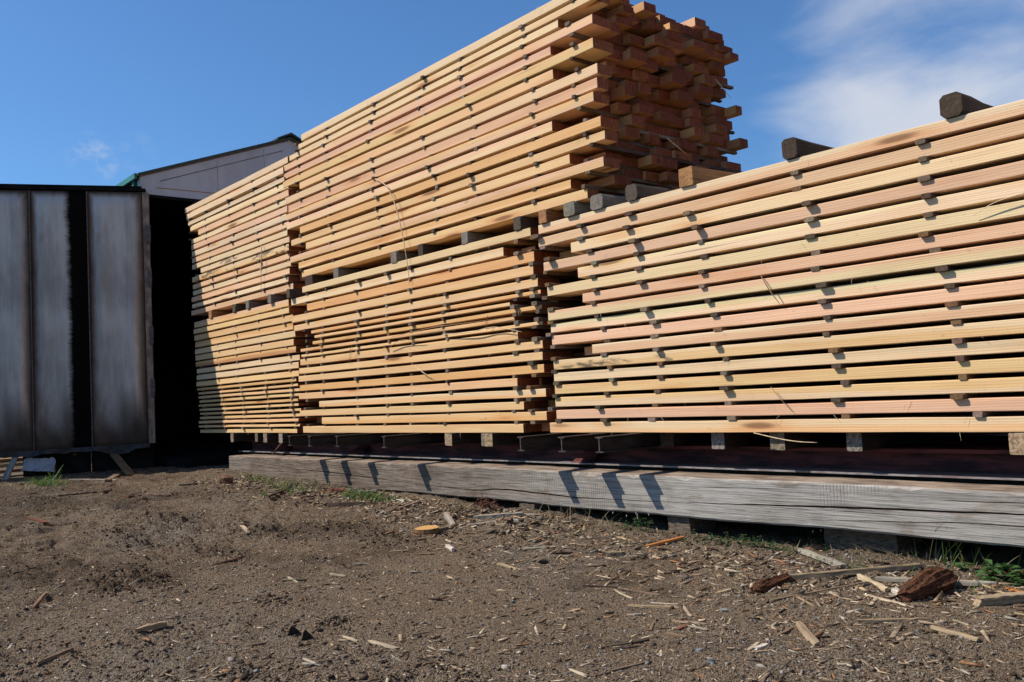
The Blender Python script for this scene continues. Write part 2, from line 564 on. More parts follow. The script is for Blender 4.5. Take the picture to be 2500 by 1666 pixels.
def vary_mat(name, cols, rough=0.9, scale=40.0, spec=0.15, bmp=0.3):
    """colour varies from one loose piece to the next (random per island)"""
    m, t, b = new_mat(name, rough, spec)
    geo = node(t, 'ShaderNodeNewGeometry')
    rp = node(t, 'ShaderNodeValToRGB')
    rp.color_ramp.interpolation = 'CONSTANT'
    el = rp.color_ramp.elements
    while len(el) < len(cols):
        el.new(0.5)
    for i, cc in enumerate(cols):
        el[i].position = i / len(cols)
        el[i].color = (*cc, 1)
    t.links.new(geo.outputs['Random Per Island'], rp.inputs[0])
    n = noise(t, geo.outputs['Position'], (1, 1, 1), scale, 4, 0.6)
    c = mixc(t, smooth(t, n, 0.3, 0.7), mixc(t, 1.0, rp.outputs[0], (0.5, 0.48, 0.45), 'MULTIPLY'), mixc(t, 1.0, rp.outputs[0], (1.25, 1.22, 1.2), 'MULTIPLY'))
    t.links.new(c, b.inputs['Base Color'])
    bump(t, b, n, bmp, 0.004)
    return m


def plain_mat(name, col, rough=0.8, var=0.35, scale=20.0, metal=0.0, spec=0.3, stretch=(1, 1, 1), col2=None, bmp=0.2):
    m, t, b = new_mat(name, rough, spec)
    b.inputs['Metallic'].default_value = metal
    geo = node(t, 'ShaderNodeNewGeometry')
    n = noise(t, geo.outputs['Position'], stretch, scale, 5, 0.62)
    d = col2 if col2 else tuple(x * (1 - var) for x in col)
    c = mixc(t, smooth(t, n, 0.36, 0.64), d, tuple(min(1, x * (1 + (0 if col2 else var * .5))) for x in col))
    t.links.new(c, b.inputs['Base Color'])
    bump(t, b, n, bmp, 0.004)
    return m


def leaf_mat(name, c1, c2):
    m, t, b = new_mat(name, 0.6, 0.3)
    geo = node(t, 'ShaderNodeNewGeometry')
    c = mixc(t, geo.outputs['Random Per Island'], c1, c2)
    t.links.new(c, b.inputs['Base Color'])
    b.inputs['Subsurface Weight'].default_value = 0.0
    tr = node(t, 'ShaderNodeBsdfTranslucent')
    t.links.new(c, tr.inputs[0])
    mx = node(t, 'ShaderNodeMixShader')
    mx.inputs[0].default_value = 0.3
    o = t.nodes['Material Output']
    t.links.new(b.outputs[0], mx.inputs[1])
    t.links.new(tr.outputs[0], mx.inputs[2])
    t.links.new(mx.outputs[0], o.inputs[0])
    return m


M_FRESH = wood_fresh()
M_STICK = wood_old('weathered_sticker_wood', 'Y')
M_SCRAP = wood_old('scrap_wood', 'L', 0.9, 0.6)


def shade_sided(name, base, end, axis=1, rough=0.85):  # sides coloured darker than the ends to stand in for shade under the packs
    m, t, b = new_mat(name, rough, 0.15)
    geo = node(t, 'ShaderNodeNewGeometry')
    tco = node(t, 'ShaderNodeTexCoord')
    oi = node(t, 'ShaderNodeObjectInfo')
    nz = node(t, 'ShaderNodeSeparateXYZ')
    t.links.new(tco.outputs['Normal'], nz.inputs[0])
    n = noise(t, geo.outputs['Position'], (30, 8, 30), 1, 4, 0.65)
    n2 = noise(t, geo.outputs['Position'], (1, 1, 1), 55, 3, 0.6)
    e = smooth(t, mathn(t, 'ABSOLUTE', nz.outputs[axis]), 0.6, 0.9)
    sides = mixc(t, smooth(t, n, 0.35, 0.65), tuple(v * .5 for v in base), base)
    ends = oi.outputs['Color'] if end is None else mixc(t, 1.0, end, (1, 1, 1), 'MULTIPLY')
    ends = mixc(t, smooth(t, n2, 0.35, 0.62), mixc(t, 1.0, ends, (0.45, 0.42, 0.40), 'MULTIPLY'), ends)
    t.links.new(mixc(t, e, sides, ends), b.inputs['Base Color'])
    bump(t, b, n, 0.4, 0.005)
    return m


M_BEARER = shade_sided('shade_sided_bearer_wood', (.040, .031, .024), None)
M_BEAM = shade_sided('shade_sided_beam_steel', (.036, .030, .028), (.075, .066, .06), 1, 0.6)
M_TIMBER = timber_mat()
M_GROUND = ground_mat()
M_CHIP = vary_mat('wood_chip_mix', [(.32, .25, .175), (.20, .155, .11), (.42, .35, .26), (.10, .07, .05), (.30, .265, .22), (.05, .035, .025), (.36, .27, .17), (.16, .12, .085), (.24, .13, .07)])
M_PEBBLE = vary_mat('pebble_mix', [(.15, .13, .11), (.10, .085, .07), (.20, .19, .175), (.12, .125, .125), (.075, .06, .05), (.16, .14, .115), (.26, .25, .23), (.13, .105, .08)], 0.85)
M_CLOD = vary_mat('soil_clod', [(.075, .056, .042), (.10, .076, .056), (.055, .041, .031), (.12, .095, .072)], 0.97, 90.0, 0.05, 0.8)
M_STEEL = plain_mat('mill_steel', (.12, .105, .098), 0.6, 0.4, 30, 0.3, 0.4, (1, 1, 1), (.07, .048, .04))
M_RED = plain_mat('red_primer_steel', (.145, .040, .036), 0.7, 0.3, 7, 0.0, 0.2, (0.5, 2, 3), (.035, .014, .014))
M_FLANGE = plain_mat('worn_flange_steel', (.30, .285, .28), 0.55, 0.3, 16, 0.3, 0.4, (0.6, 3, 3), (.17, .13, .12))
M_GREEN = plain_mat('green_painted_sheet', (.02, .16, .14), 0.5, 0.15, 6, 0, 0.4)
M_ROOF = plain_mat('dark_green_roofing', (.035, .05, .045), 0.6, 0.3, 8, 0.2, 0.4)
M_WALL = plain_mat('grey_wall_sheet', (.37, .37, .40), 0.55, 0.14, 1.6, 0.35, 0.4, (1, 1, 0.6))
M_RUST = plain_mat('rust_streak', (.32, .15, .06), 0.85, 0.3, 30)
M_BLACK = plain_mat('kiln_black', (.010, .0095, .009), 0.95, 0.4, 5, 0, 0.1)  # near black; also stands in for shade at the jambs and foundation
M_GRASS = leaf_mat('grass_blade', (.045, .11, .022), (.13, .20, .045))
M_DRY = leaf_mat('dry_grass_blade', (.20, .16, .095), (.33, .28, .18))
M_LEAF = leaf_mat('weed_leaf', (.05, .10, .035), (.10, .17, .06))
M_REDLEAF = leaf_mat('red_weed_leaf', (.11, .035, .028), (.22, .10, .07))
M_BARK = plain_mat('bark', (.115, .052, .028), 0.95, 0.5, 26, 0, 0.1, (1, 1, 1), (.035, .018, .012), 0.9)
M_PAPER = plain_mat('white_sheet', (.30, .32, .37), 0.6, 0.15, 9)
M_BUD = plain_mat('flower_bud', (.42, .41, .36), 0.8, 0.2, 90)
M_SLIVER = plain_mat('sliver_wood', (.55, .42, .27), 0.8, 0.25, 30)
M_SLIVER_D = plain_mat('brown_sliver_wood', (.30, .17, .09), 0.85, 0.25, 30)
M_BLOCK = plain_mat('old_block_wood', (.12, .095, .072), 0.9, 0.45, 22, 0, 0.1, (1, 1, 4))


def door_metal():
    m, t, b = new_mat('stained_door_sheet', 0.42, 0.45)
    tco = node(t, 'ShaderNodeTexCoord')
    pos = tco.outputs['Object']           # x across the panel (0..w), z up
    sp = node(t, 'ShaderNodeSeparateXYZ')
    t.links.new(pos, sp.inputs[0])
    oi = node(t, 'ShaderNodeObjectInfo')
    st = noise(t, pos, (28, 28, 0.9), 1, 4, 0.6)
    mot = noise(t, pos, (2.2, 2.2, 0.8), 1, 4, 0.6)
    base = mixc(t, smooth(t, mathn(t, 'ADD', mathn(t, 'MULTIPLY', st, 0.16), mathn(t, 'MULTIPLY', mot, 0.84)), 0.36, 0.64), (.27, .243, .22), (.48, .44, .40))
    at = node(t, 'ShaderNodeAttribute', attribute_type='OBJECT', attribute_name='panel_width')
    e = mathn(t, 'MINIMUM', sp.outputs[0], mathn(t, 'SUBTRACT', at.outputs['Fac'], sp.outputs[0]))
    e2 = mathn(t, 'MINIMUM', e, mathn(t, 'SUBTRACT', 3.27, sp.outputs[2]))
    wob = mathn(t, 'MULTIPLY', mathn(t, 'SUBTRACT', noise(t, pos, (5, 5, 2), 1, 4, 0.6), 0.5), 0.10)
    rim = smooth(t, mathn(t, 'ADD', e2, wob), 0.11, 0.0)
    base = mixc(t, mathn(t, 'MULTIPLY', rim, 0.93), base, (.060, .038, .026))
    ft = smooth(t, mathn(t, 'ADD', sp.outputs[2], mathn(t, 'MULTIPLY', wob, 4.0)), 0.80, 0.04, 0.0, 0.90)
    base = mixc(t, ft, base, (.055, .038, .028))
    rst = mathn(t, 'MULTIPLY', smooth(t, noise(t, pos, (3.2, 3.2, 1.0), 1, 5, 0.65, 0.4), 0.54, 0.70, 0.0, 0.6), smooth(t, e, 0.30, 0.05))
    base = mixc(t, rst, base, (.16, .085, .05))
    scf = smooth(t, noise(t, pos, (40, 40, 90), 1, 3, 0.6), 0.72, 0.80, 0.0, 0.6)
    base = mixc(t, scf, base, (.06, .055, .05))
    sa = node(t, 'ShaderNodeAttribute', attribute_type='OBJECT', attribute_name='soot')
    comb = noise(t, pos, (6, 6, 22), 1, 5, 0.75)
    sw = mathn(t, 'ADD', mathn(t, 'ADD', sp.outputs[0], mathn(t, 'MULTIPLY', mathn(t, 'SUBTRACT', comb, 0.5), 0.10)), mathn(t, 'MULTIPLY', mathn(t, 'SUBTRACT', noise(t, pos, (1, 1, 2.2), 1, 3), 0.5), 0.10))
    so = mathn(t, 'MULTIPLY', smooth(t, sw, 0.265, 0.185), sa.outputs['Fac'])
    base = mixc(t, so, base, (.006, .006, .006))
    t.links.new(base, b.inputs['Base Color'])
    t.links.new(mathn(t, 'MULTIPLY', mathn(t, 'SUBTRACT', 1.0, mathn(t, 'MAXIMUM', so, rim)), 0.55), b.inputs['Metallic'])
    t.links.new(mathn(t, 'ADD', 0.46, mathn(t, 'MULTIPLY', mathn(t, 'MAXIMUM', so, mathn(t, 'MAXIMUM', ft, rim)), 0.5)), b.inputs['Roughness'])
    t.links.new(mathn(t, 'MULTIPLY', mathn(t, 'SUBTRACT', 1.0, mathn(t, 'MAXIMUM', so, rim)), 0.4), b.inputs['Specular IOR Level'])
    bump(t, b, mathn(t, 'ADD', mot, mathn(t, 'MULTIPLY', st, 0.15)), 0.16, 0.05)
    return m


M_DOOR = door_metal()


# ---------------------------------------------------------------- ground
def axis_steps(dense, far_lo, far_hi):
    lo, hi = dense[0], dense[-1]
    a, s = [], 0.05
    x = lo
    while x > far_lo:
        x -= s
        s *= 1.28
        a.append(x)
    c, s = [], 0.05
    x = hi
    while x < far_hi:
        x += s
        s *= 1.28
        c.append(x)
    return np.array(a[::-1] + list(dense) + c)


xs_d = [-0.4]
while xs_d[-1] > -13.5:
    x = xs_d[-1]
    xs_d.append(x - (0.012 if x > -5.2 else 0.012 + 0.0035 * (-5.2 - x)))
ys_d = list(np.arange(0.45, 4.75, 0.0125))
gx = axis_steps(xs_d[::-1], -900, 900)
gy = axis_steps(ys_d, -900, 900)
GX, GY = np.meshgrid(gx, gy, indexing='ij')
GZ = z_ground(GX, GY)
nx, ny = len(gx), len(gy)
co = np.stack([GX, GY, GZ], -1).reshape(-1, 3)
ii = (np.arange(nx - 1)[:, None] * ny + np.arange(ny - 1)[None, :]).reshape(-1)
quads = np.stack([ii, ii + ny, ii + ny + 1, ii + 1], -1)


def big_mesh(name, co, quads, mat, k=4):
    me = bpy.data.meshes.new(name)
    me.vertices.add(len(co))
    me.vertices.foreach_set('co', co.astype(np.float32).ravel())
    me.loops.add(quads.size)
    me.loops.foreach_set('vertex_index', quads.astype(np.int32).ravel())
    me.polygons.add(len(quads))
    me.polygons.foreach_set('loop_start', np.arange(0, quads.size, k, dtype=np.int32))
    me.materials.append(mat)
    me.update(calc_edges=True)
    o = bpy.data.objects.new(name, me)
    COL.objects.link(o)
    return o


ground = big_mesh('ground', co, quads, M_GROUND)
ground.data.polygons.foreach_set('use_smooth', [True] * len(ground.data.polygons))
ground['kind'] = 'structure'

# ---------------------------------------------------------------- kiln building and its open door
XK = -12.05
YL, YR = 3.985, 8.31
ZE, ZR = 3.12, 3.91
YM = 0.5 * (YL + YR)
ZG = -0.85
kiln = empty('kiln_building', 'grey gabled kiln shed with green side wall and black open doorway at left', 'kiln', (XK, YM, ZG))


def put(o, parent):
    """parent while keeping world coordinates of a mesh modelled in world space"""
    o.parent = parent
    o.matrix_parent_inverse = parent.matrix_world.inverted()
    return o


def prism_x(name, poly, x0, x1, mat, parent):
    """polygon in (y, z) extruded along x"""
    n = len(poly)
    vs = [(x0, y, z) for y, z in poly] + [(x1, y, z) for y, z in poly]
    fs = [tuple(range(n)), tuple(range(2 * n - 1, n - 1, -1))] + [(i, i + n, (i + 1) % n + n, (i + 1) % n) for i in range(n)]
    return put(mesh_obj(name, vs, fs, mat), parent)


OY0, OY1, OZ = 4.075, 8.20, 2.86
gable = prism_x('gable_wall', [(YL, OZ), (YL, ZE), (YM, ZR), (YR, ZE), (YR, OZ)], XK - 0.10, XK, M_WALL, kiln)
prism_x('door_jamb', [(YL, ZG), (OY0, ZG), (OY0, OZ - 0.002), (YL, OZ - 0.002)], XK - 0.10, XK - 0.003, M_BLACK, kiln)  # jambs coloured black to stand in for shade at the doorway
prism_x('door_jamb', [(OY1, ZG), (YR, ZG), (YR, OZ - 0.002), (OY1, OZ - 0.002)], XK - 0.10, XK - 0.003, M_BLACK, kiln)
prism_x('lintel_trim', [(YL + .01, OZ - 0.03), (YR - .01, OZ - 0.03), (YR - .01, OZ + 0.012), (YL + .01, OZ + 0.012)], XK + 0.001, XK + 0.022, M_BLACK, kiln)
# sheet seams and rust lines on the gable
for y in (5.05, 5.75, 6.6, 7.3):
    zt = ZE + (ZR - ZE) * (1 - abs(y - YM) / (YM - YL)) - 0.05
    prism_x('sheet_seam', [(y - .006, OZ + .02), (y + .006, OZ + .02), (y + .006, zt), (y - .006, zt)], XK + 0.001, XK + 0.008, M_WALL, kiln)
prism_x('rust_strip', [(4.20, 2.972), (5.6, 2.985), (5.6, 2.994), (4.20, 2.982)], XK + 0.001, XK + 0.005, M_RUST, kiln)
sl = (ZR - ZE) / (YM - YL)
prism_x('rake_trim', [(YL - .02, ZE - .03), (YM - .02, ZR - .03), (YM - .02, ZR - .008), (YL - .02, ZE - .008)], XK + 0.001, XK + 0.02, M_STEEL, kiln)
prism_x('sheet_lap', [(4.25, ZE - .055), (YM - .1, ZR - .185), (YM - .1, ZR - .175), (4.25, ZE - .045)], XK + 0.001, XK + 0.006, M_STEEL, kiln)
# roof slopes, ridge cap and the green side walls
for s, (ya, yb) in ((1, (YL - .04, YM)), (-1, (YM, YR + .04))):
    za, zb = (ZE - .015, ZR) if s == 1 else (ZR, ZE - .015)
    prism_x('roof_slope', [(ya, za), (yb, zb), (yb, zb + .03), (ya, za + .03)], XK - 9.0, XK + 0.05, M_ROOF, kiln)
prism_x('ridge_cap', [(YM - .22, ZR - .045), (YM, ZR + .055), (YM + .22, ZR - .045), (YM + .22, ZR - .02), (YM, ZR + .085), (YM - .22, ZR - .02)], XK - 9.0, XK + 0.09, M_ROOF, kiln)
for y in (YL, YR - 0.06):
    prism_x('foundation', [(y - .03, ZG), (y + .06, ZG), (y + .06, -.282), (y - .03, -.282)], XK - 9.0, XK - 0.102, M_BLACK, kiln)  # coloured black to stand in for the shade below the door
    prism_x('side_wall', [(y, -.28), (y + .06, -.28), (y + .06, ZE), (y, ZE)], XK - 9.0, XK - 0.102, M_GREEN, kiln)
k = XK - 0.15
while k > XK - 8.9:
    prism_x('wall_rib', [(YL - .035, -.279), (YL - .001, -.279), (YL - .001, ZE - .03), (YL - .035, ZE - .03)], k - .06, k, M_GREEN, kiln)
    k -= 0.30
prism_x('eave_trim', [(YL - .07, ZE - .05), (YL - .037, ZE - .05), (YL - .037, ZE + .02), (YL - .07, ZE + .02)], XK - 9.0, XK - .001, M_GREEN, kiln)
prism_x('back_wall', [(YL + .07, ZG), (YR - .07, ZG), (YR - .07, ZE - .02), (YL + .07, ZE - .02)], XK - 8.9, XK - 8.8, M_BLACK, kiln)
prism_x('inner_lining', [(YL + .065, ZG), (YL + .075, ZG), (YL + .075, ZE - .05), (YL + .065, ZE - .05)], XK - 8.7, XK - 0.12, M_BLACK, kiln)
prism_x('inner_lining', [(YR - .075, ZG), (YR - .065, ZG), (YR - .065, ZE - .05), (YR - .075, ZE - .05)], XK - 8.7, XK - 0.12, M_BLACK, kiln)
prism_x('inner_ceiling', [(YL + .08, OZ + .03), (YR - .08, OZ + .03), (YR - .08, OZ + .05), (YL + .08, OZ + .05)], XK - 8.7, XK - 0.12, M_BLACK, kiln)
prism_x('kiln_floor', [(YL + .08, -0.66), (YR - .08, -0.66), (YR - .08, -0.63), (YL + .08, -0.63)], XK - 8.7, XK - 0.05, M_BLACK, kiln)

# door: hangs open at an angle, right edge at the jamb
DP = Vector((-11.917, 3.996, -0.415))
DU = Vector((-0.3895, -0.921, 0.0)).normalized()
DN = Vector((-DU.y, DU.x, 0.0))
door_m = Matrix(((DU.x, DN.x, 0, DP.x), (DU.y, DN.y, 0, DP.y), (0, 0, 1, DP.z), (0, 0, 0, 1)))
door = mesh_obj('door', box_verts(0.0, 3.80, -0.13, -0.012, 0.0, 3.29), BOXF, M_BLACK)
door['label'] = 'stained grey metal kiln door swung open, streaked with black soot'
door.matrix_world = door_m
put(door, kiln)


def on_door(name, vs, fs, mat):
    o = mesh_obj(name, vs, fs, mat, None)
    o.parent = door
    return o


def door_panel(x0, x1, soot):
    """a sheet pressed out in the middle with rounded lower corners"""
    w, h = x1 - x0, 3.27
    nxp, nzp = 22, 46
    vs, fs = [], []
    for j in range(nzp):
        for i in range(nxp):
            u, v = i / (nxp - 1) * w, j / (nzp - 1) * h
            e = min(u, w - u)
            cx = min(max(u, .28), w - .28)
            cz = max(v, .42)
            dcorner = .28 - math.hypot(u - cx, (v - cz) * .75) if v < .42 else e
            f = min(max((min(e, dcorner, h - v) - 0.03) / 0.09, 0), 1)
            f = f * f * (3 - 2 * f)
            vs.append((u, 0.004 + 0.030 * f + 0.008 * math.sin(u * 7 + v * 1.3) * f, v))
    for j in range(nzp - 1):
        for i in range(nxp - 1):
            a = j * nxp + i
            fs.append((a, a + nxp, a + nxp + 1, a + 1))
    # edges folded back
    b0 = len(vs)
    rim = [i for i in range(nxp)] + [j * nxp + nxp - 1 for j in range(1, nzp)] + [(nzp - 1) * nxp + i for i in range(nxp - 2, -1, -1)] + [j * nxp for j in range(nzp - 2, 0, -1)]
    for r in rim:
        vs.append((vs[r][0], -0.010, vs[r][2]))
    for q in range(len(rim)):
        a, c = rim[q], rim[(q + 1) % len(rim)]
        fs.append((a, c, b0 + (q + 1) % len(rim), b0 + q))
    o = on_door('panel', vs, fs, M_DOOR)
    o.data.polygons.foreach_set('use_smooth', [True] * len(o.data.polygons))
    o.location = (x0, 0.0, 0.01)
    o['panel_width'] = w
    o['soot'] = soot
    return o


# panel seams as in the photo; the sooty one carries a black band along its right side
for x0, x1, so in ((0.035, 0.688, 0.0), (0.694, 1.350, 1.0), (1.356, 2.02, 0.0), (2.026, 2.69, 0.0), (2.696, 3.36, 0.0), (3.366, 3.79, 0.0)):
    door_panel(x0, x1, so)
for x in (0.691, 1.353, 2.023, 2.693):
    on_door('seam_strip', box_verts(x - .007, x + .007, 0.002, 0.022, 0.02, 3.28), BOXF, M_STEEL)
on_door('top_rail', box_verts(-0.01, 3.81, -0.135, 0.03, 3.292, 3.325), BOXF, M_BLACK)
on_door('gasket', box_verts(0.04, 3.79, -0.16, -0.02, 3.327, 3.365), BOXF, M_BLACK)
edge = on_door('edge_strip', box_verts(-0.045, 0.030, -0.10, 0.012, 0.02, 3.28), BOXF, plain_mat('worn_tan_edge', (.30, .22, .165), 0.6, 0.4, 9, 0.2, 0.3, (1, 1, 0.5), (.12, .09, .075)))
for z in (2.62, 1.30, 0.62, 2.05):
    h = on_door('hinge', box_verts(-0.062, -0.012, 0.014, 0.030, z, z + .22), BOXF, M_STEEL)
    vs, fs = [], []
    for s in range(8):
        an = s * math.pi / 4
        vs += [(-0.037 + .020 * math.cos(an), 0.030 + .020 * math.sin(an) * .6, z - .02), (-0.037 + .020 * math.cos(an), 0.030 + .020 * math.sin(an) * .6, z + .05)]
    fs = [(2 * s, 2 * ((s + 1) % 8), 2 * ((s + 1) % 8) + 1, 2 * s + 1) for s in range(8)] + [tuple(range(14, -1, -2)), tuple(range(1, 16, 2))]
    on_door('hinge_knuckle', vs, fs, M_STEEL)
# dark boards added under the door's hinge side to block the sun
on_door('sun_block_board', box_verts(0.0, 0.72, -0.125, -0.09, -0.42, -0.003), BOXF, M_BLACK)
on_door('sun_block_board', box_verts(0.73, 1.50, -0.122, -0.087, -0.42, -0.005), BOXF, M_BLACK)
# torn rubber flap along the lower edge
vs, fs = [], []
nf = 46
for i in range(nf):
    x = 0.02 + i * 3.75 / (nf - 1)
    d = 0.03 + 0.05 * abs(math.sin(i * 1.7)) * rnd.random() + (0.05 if 2 < i < 7 else 0)
    yb = 0.015 + 0.02 * math.sin(i * .9)
    for y, z in ((0.004, 0.02), (0.012, 0.02), (yb + .008, -d), (yb, -d)):
        vs.append((x, y, z))
for i in range(nf - 1):
    for k in range(4):
        a = i * 4 + k
        b = i * 4 + (k + 1) % 4
        fs.append((a, a + 4, b + 4, b))
fs += [(0, 1, 2, 3), tuple(range(nf * 4 - 1, nf * 4 - 5, -1))]
on_door('bottom_flap', vs, fs, plain_mat('torn_flap', (.035, .032, .03), 0.6, 0.5, 14))

# ---------------------------------------------------------------- lumber packs
CREAM = (0.665, 0.5, 0.305)
PALE = (0.68, 0.525, 0.34)
PINK = (0.65, 0.42, 0.265)
YELL = (0.655, 0.452, 0.222)
TAN = (0.655, 0.43, 0.215)
ORANGE = (0.62, 0.37, 0.16)
PEACH = (.66, .465, .27)
RUSSET = (0.46, 0.235, 0.105)


def jitc(c, a=.05, rr=rnd):
    k = 1 + rr.uniform(-a, a)
    return tuple(max(0, min(1, v * k * (1 + rr.uniform(-a, a) * .5))) for v in c)


def set_tone(o, c, c2=None, split=3.0, stain=0.0):
    o.color = (*c, stain)
    o['tone_b'] = [float(v) for v in (c2 or c)]
    o['split'] = float(split)


UNIT = None


def back_board(parent, x0, x1, y0, y1, z0, z1, c):
    """plain board deeper in the pack; all of them share one mesh"""
    global UNIT
    if UNIT is None:
        v, f = chamfer_bar(1, 1, 1, 2, 0.02)
        UNIT = bpy.data.meshes.new('board')
        UNIT.from_pydata(v, [], f)
        UNIT.materials.append(M_FRESH)
        UNIT.update()
    o = bpy.data.objects.new('board', UNIT)
    COL.objects.link(o)
    o.parent = parent
    o.location = Vector((x0, y0, z0)) - parent.location
    o.scale = (x1 - x0, y1 - y0, z1 - z0)
    set_tone(o, c)
    return o


def front_board(parent, x0, x1, y0, w, z0, z1, c, c2=None, split=3.0, stain=0.0):
    n = max(5, int((x1 - x0) / 0.30))
    v, f = chamfer_bar(x1 - x0, w, z1 - z0, n, 0.0030, 0.0018, 'X', rnd, rnd.uniform(0, .0022))
    o = mesh_obj('board', v, f, M_FRESH, parent)
    o.location = Vector((x0, y0, z0)) - parent.location
    o.rotation_euler = (rnd.uniform(-.012, .012), 0, rnd.uniform(-.0012, .0012))
    set_tone(o, c, c2, split, stain)
    return o


STICK_MESH = {}
STICK_COLS = [(.125, .088, .060), (.10, .070, .047), (.15, .115, .083), (.085, .064, .049), (.13, .105, .085), (.19, .155, .122), (.07, .049, .035), (.16, .095, .05)]


def sticker(parent, x, zlo, zhi, w=None, p=None, back=None, c=None):
    big = x > -5.2 and zhi < 1.25
    w = w or (rnd.uniform(.038, .062) if big else rnd.uniform(.028, .046))
    p = (rnd.choice((.004, .010, .014, .020, .026, .034)) if big else rnd.choice((-.004, .0, .004, .007, .010, .014, .026))) if p is None else p
    k = rnd.randrange(6)
    if k not in STICK_MESH:
        v, f = chamfer_bar(1.0, 1.0, 1.0, 6, 0.12, 0.012, 'Y', random.Random(k))
        me = bpy.data.meshes.new('sticker')
        me.from_pydata(v, [], f)
        me.materials.append(M_STICK)
        me.update()
        STICK_MESH[k] = me
    o = bpy.data.objects.new('sticker', STICK_MESH[k])
    COL.objects.link(o)
    o.parent = parent
    o.location = Vector((x, YF - p, zlo - .0004)) - parent.location
    o.scale = (w, PACK_W + p + (rnd.uniform(-.02, .05) if back is None else back), max(zhi - zlo, .006) + .0008)
    o.rotation_euler = (0, 0, rnd.uniform(-.025, .025))
    o.color = (*(c or jitc(rnd.choice(STICK_COLS), .15)), 1)
    return o


def widths(total, lo, hi):
    ws, s = [], 0
    while s < total - 0.08:
        w = min(rnd.uniform(lo, hi), total - s)
        ws.append(w)
        s += w
    return ws


def build_pack(label, rows, left, right, tones, sticks, deep=(.18, .30), back_left=.10, back_right=.10, end_spread=.10, inner=None):
    """rows: (top, bottom) heights; left/right: end of the front board of each row; sticks(gap index) -> list of x or (x, protrusion)"""
    cx = 0.5 * (min(left) + max(right))
    if True:
        rows = [(t - .001, b + (.004 if k < len(rows) - 1 else 0)) for k, (t, b) in enumerate(rows)]
    pk = empty('lumber_pack', label, 'lumber pack', (cx, YF + PACK_W / 2, rows[-1][1]), 'stickered packs of sawn boards')
    for i, (zt, zb) in enumerate(rows):
        tn = tones[i]
        c, c2, spl, stn = tn if isinstance(tn[0], tuple) else (tn, None, 3.0, 0.0)
        w0 = rnd.uniform(*deep)
        jy = rnd.uniform(-.010, .012)
        front_board(pk, left[i], right[i], YF + jy, w0, zb, zt, jitc(c, .07), c2 or jitc(c, .12), spl if c2 else rnd.uniform(.2, 1.6), stn)
        y = YF + jy + w0
        for w in widths(YF + PACK_W - y, *deep):
            a = min(left) + rnd.uniform(-.02, back_left)
            b = max(right) - rnd.uniform(.03, back_right)
            if rnd.random() < .35:
                a += rnd.uniform(0, end_spread)
            if rnd.random() < .35:
                b -= rnd.uniform(0, end_spread)
            back_board(pk, a, b, y + .003, y + w - .003, zb + .0005, zt - rnd.uniform(0, .004), jitc(rnd.choice(inner or (c, PINK, ORANGE, RUSSET, TAN)), .08))
            y += w
    for g in range(len(rows) - 1):
        for s in sticks(g):
            x, p = s if isinstance(s, tuple) else (s, None)
            sticker(pk, x, rows[g + 1][0], rows[g][1], None, p)
    # frayed slivers hanging from the sawn edges
    vs, fs = [], []
    for q in range(int(20 * len(rows) / 17 * (max(right) - min(left)) / 3.5 * 2.4)):
        i = rnd.randrange(len(rows))
        x = rnd.uniform(left[i] + .05, right[i] - .05)
        z = rows[i][rnd.randrange(2)]
        y = YF - .012
        ln = rnd.uniform(.008, .045)
        dx = rnd.uniform(-1, 1) * ln
        pth = [(x, y, z), (x + dx * .4, y - .006, z - ln * .25), (x + dx * .8, y - .008, z - ln * .55), (x + dx, y - .006, z - ln)]
        v, f = tube(pth, .0011, 3)
        b0 = len(vs)
        vs += [Vector(a) - pk.location for a in v]
        fs += [tuple(k + b0 for k in ff) for ff in f]
    o = mesh_obj('sliver_fuzz', vs, fs, M_SLIVER, pk)
    o['kind'] = 'stuff'
    return pk


def px_x(px, z):
    """world x of a photo column at a height on the lumber front"""
    lo, hi = -14.0, 2.0
    for i in range(50):
        m = .5 * (lo + hi)
        c = ROT.T @ np.array([m, YF, z])
        if P0[0] + FPX * c[0] / c[2] < px:
            lo = m
        else:
            hi = m
    return lo


# --- right pack, seventeen rows
RT = [1.219, 1.127, 1.037, 0.942, 0.852, 0.759, 0.666, 0.579, 0.487, 0.399, 0.309, 0.223, 0.131, 0.046, -0.043, -0.134, -0.221]
R_rows = [(z, (RT[i + 1] + .0195 if i < 16 else -.2935)) for i, z in enumerate(RT)]
R_lpx = [1314, 1312, 1395, 1325, 1410, 1337, 1424, 1341, 1342, 1347, 1448, 1352, 1353, 1353, 1356, 1361, 1344]
R_left = [px_x(p, z[0] - .03) for p, z in zip(R_lpx, R_rows)]
R_right = [0.35 + rnd.uniform(-.2, .2) for z in R_rows]
R_tone = [(PINK, PALE, .52, 0), PINK, CREAM, PINK, PALE, (CREAM, CREAM, 3, .35), PINK, (CREAM, PINK, .55, 0), PALE, PINK, (PINK, PALE, .72, 0),
          (YELL, CREAM, .6, .75), CREAM, YELL, (CREAM, YELL, .5, 0), PINK, (TAN, CREAM, .45, 0)]
R_A = [[185, 500, 845, 2035], [222, 497, 838, 1275, 2045], [270, 550, 880, 1335, 2127], [248, 590, 910, 1357, 2140], [272, 585, 908, 1380, 2140],
       [250, 605, 937, 1380, 2180], [285, 595, 1385, 2185], [275, 612, 960, 1415, 2225], [270, 660, 1022, 1458], [300, 685, 1025, 1480, 2280],
       [310, 660, 1055, 1475, 2262], [300, 710, 1070, 1540, 2320], [320, 725, 1065, 1535, 2335], [320, 685, 1045, 1540], [285, 640, 1030, 1555, 2340],
       [335, 672, 1000, 1575]]
R_B = [1620, 1645, 1635, 1670, 1680, 1655, 1720, 1770, 1830, 1843, 1875, 1890, 1915, 1930, 1890, 2045]
R_C = {8: 920, 13: 1080, 15: 1082}


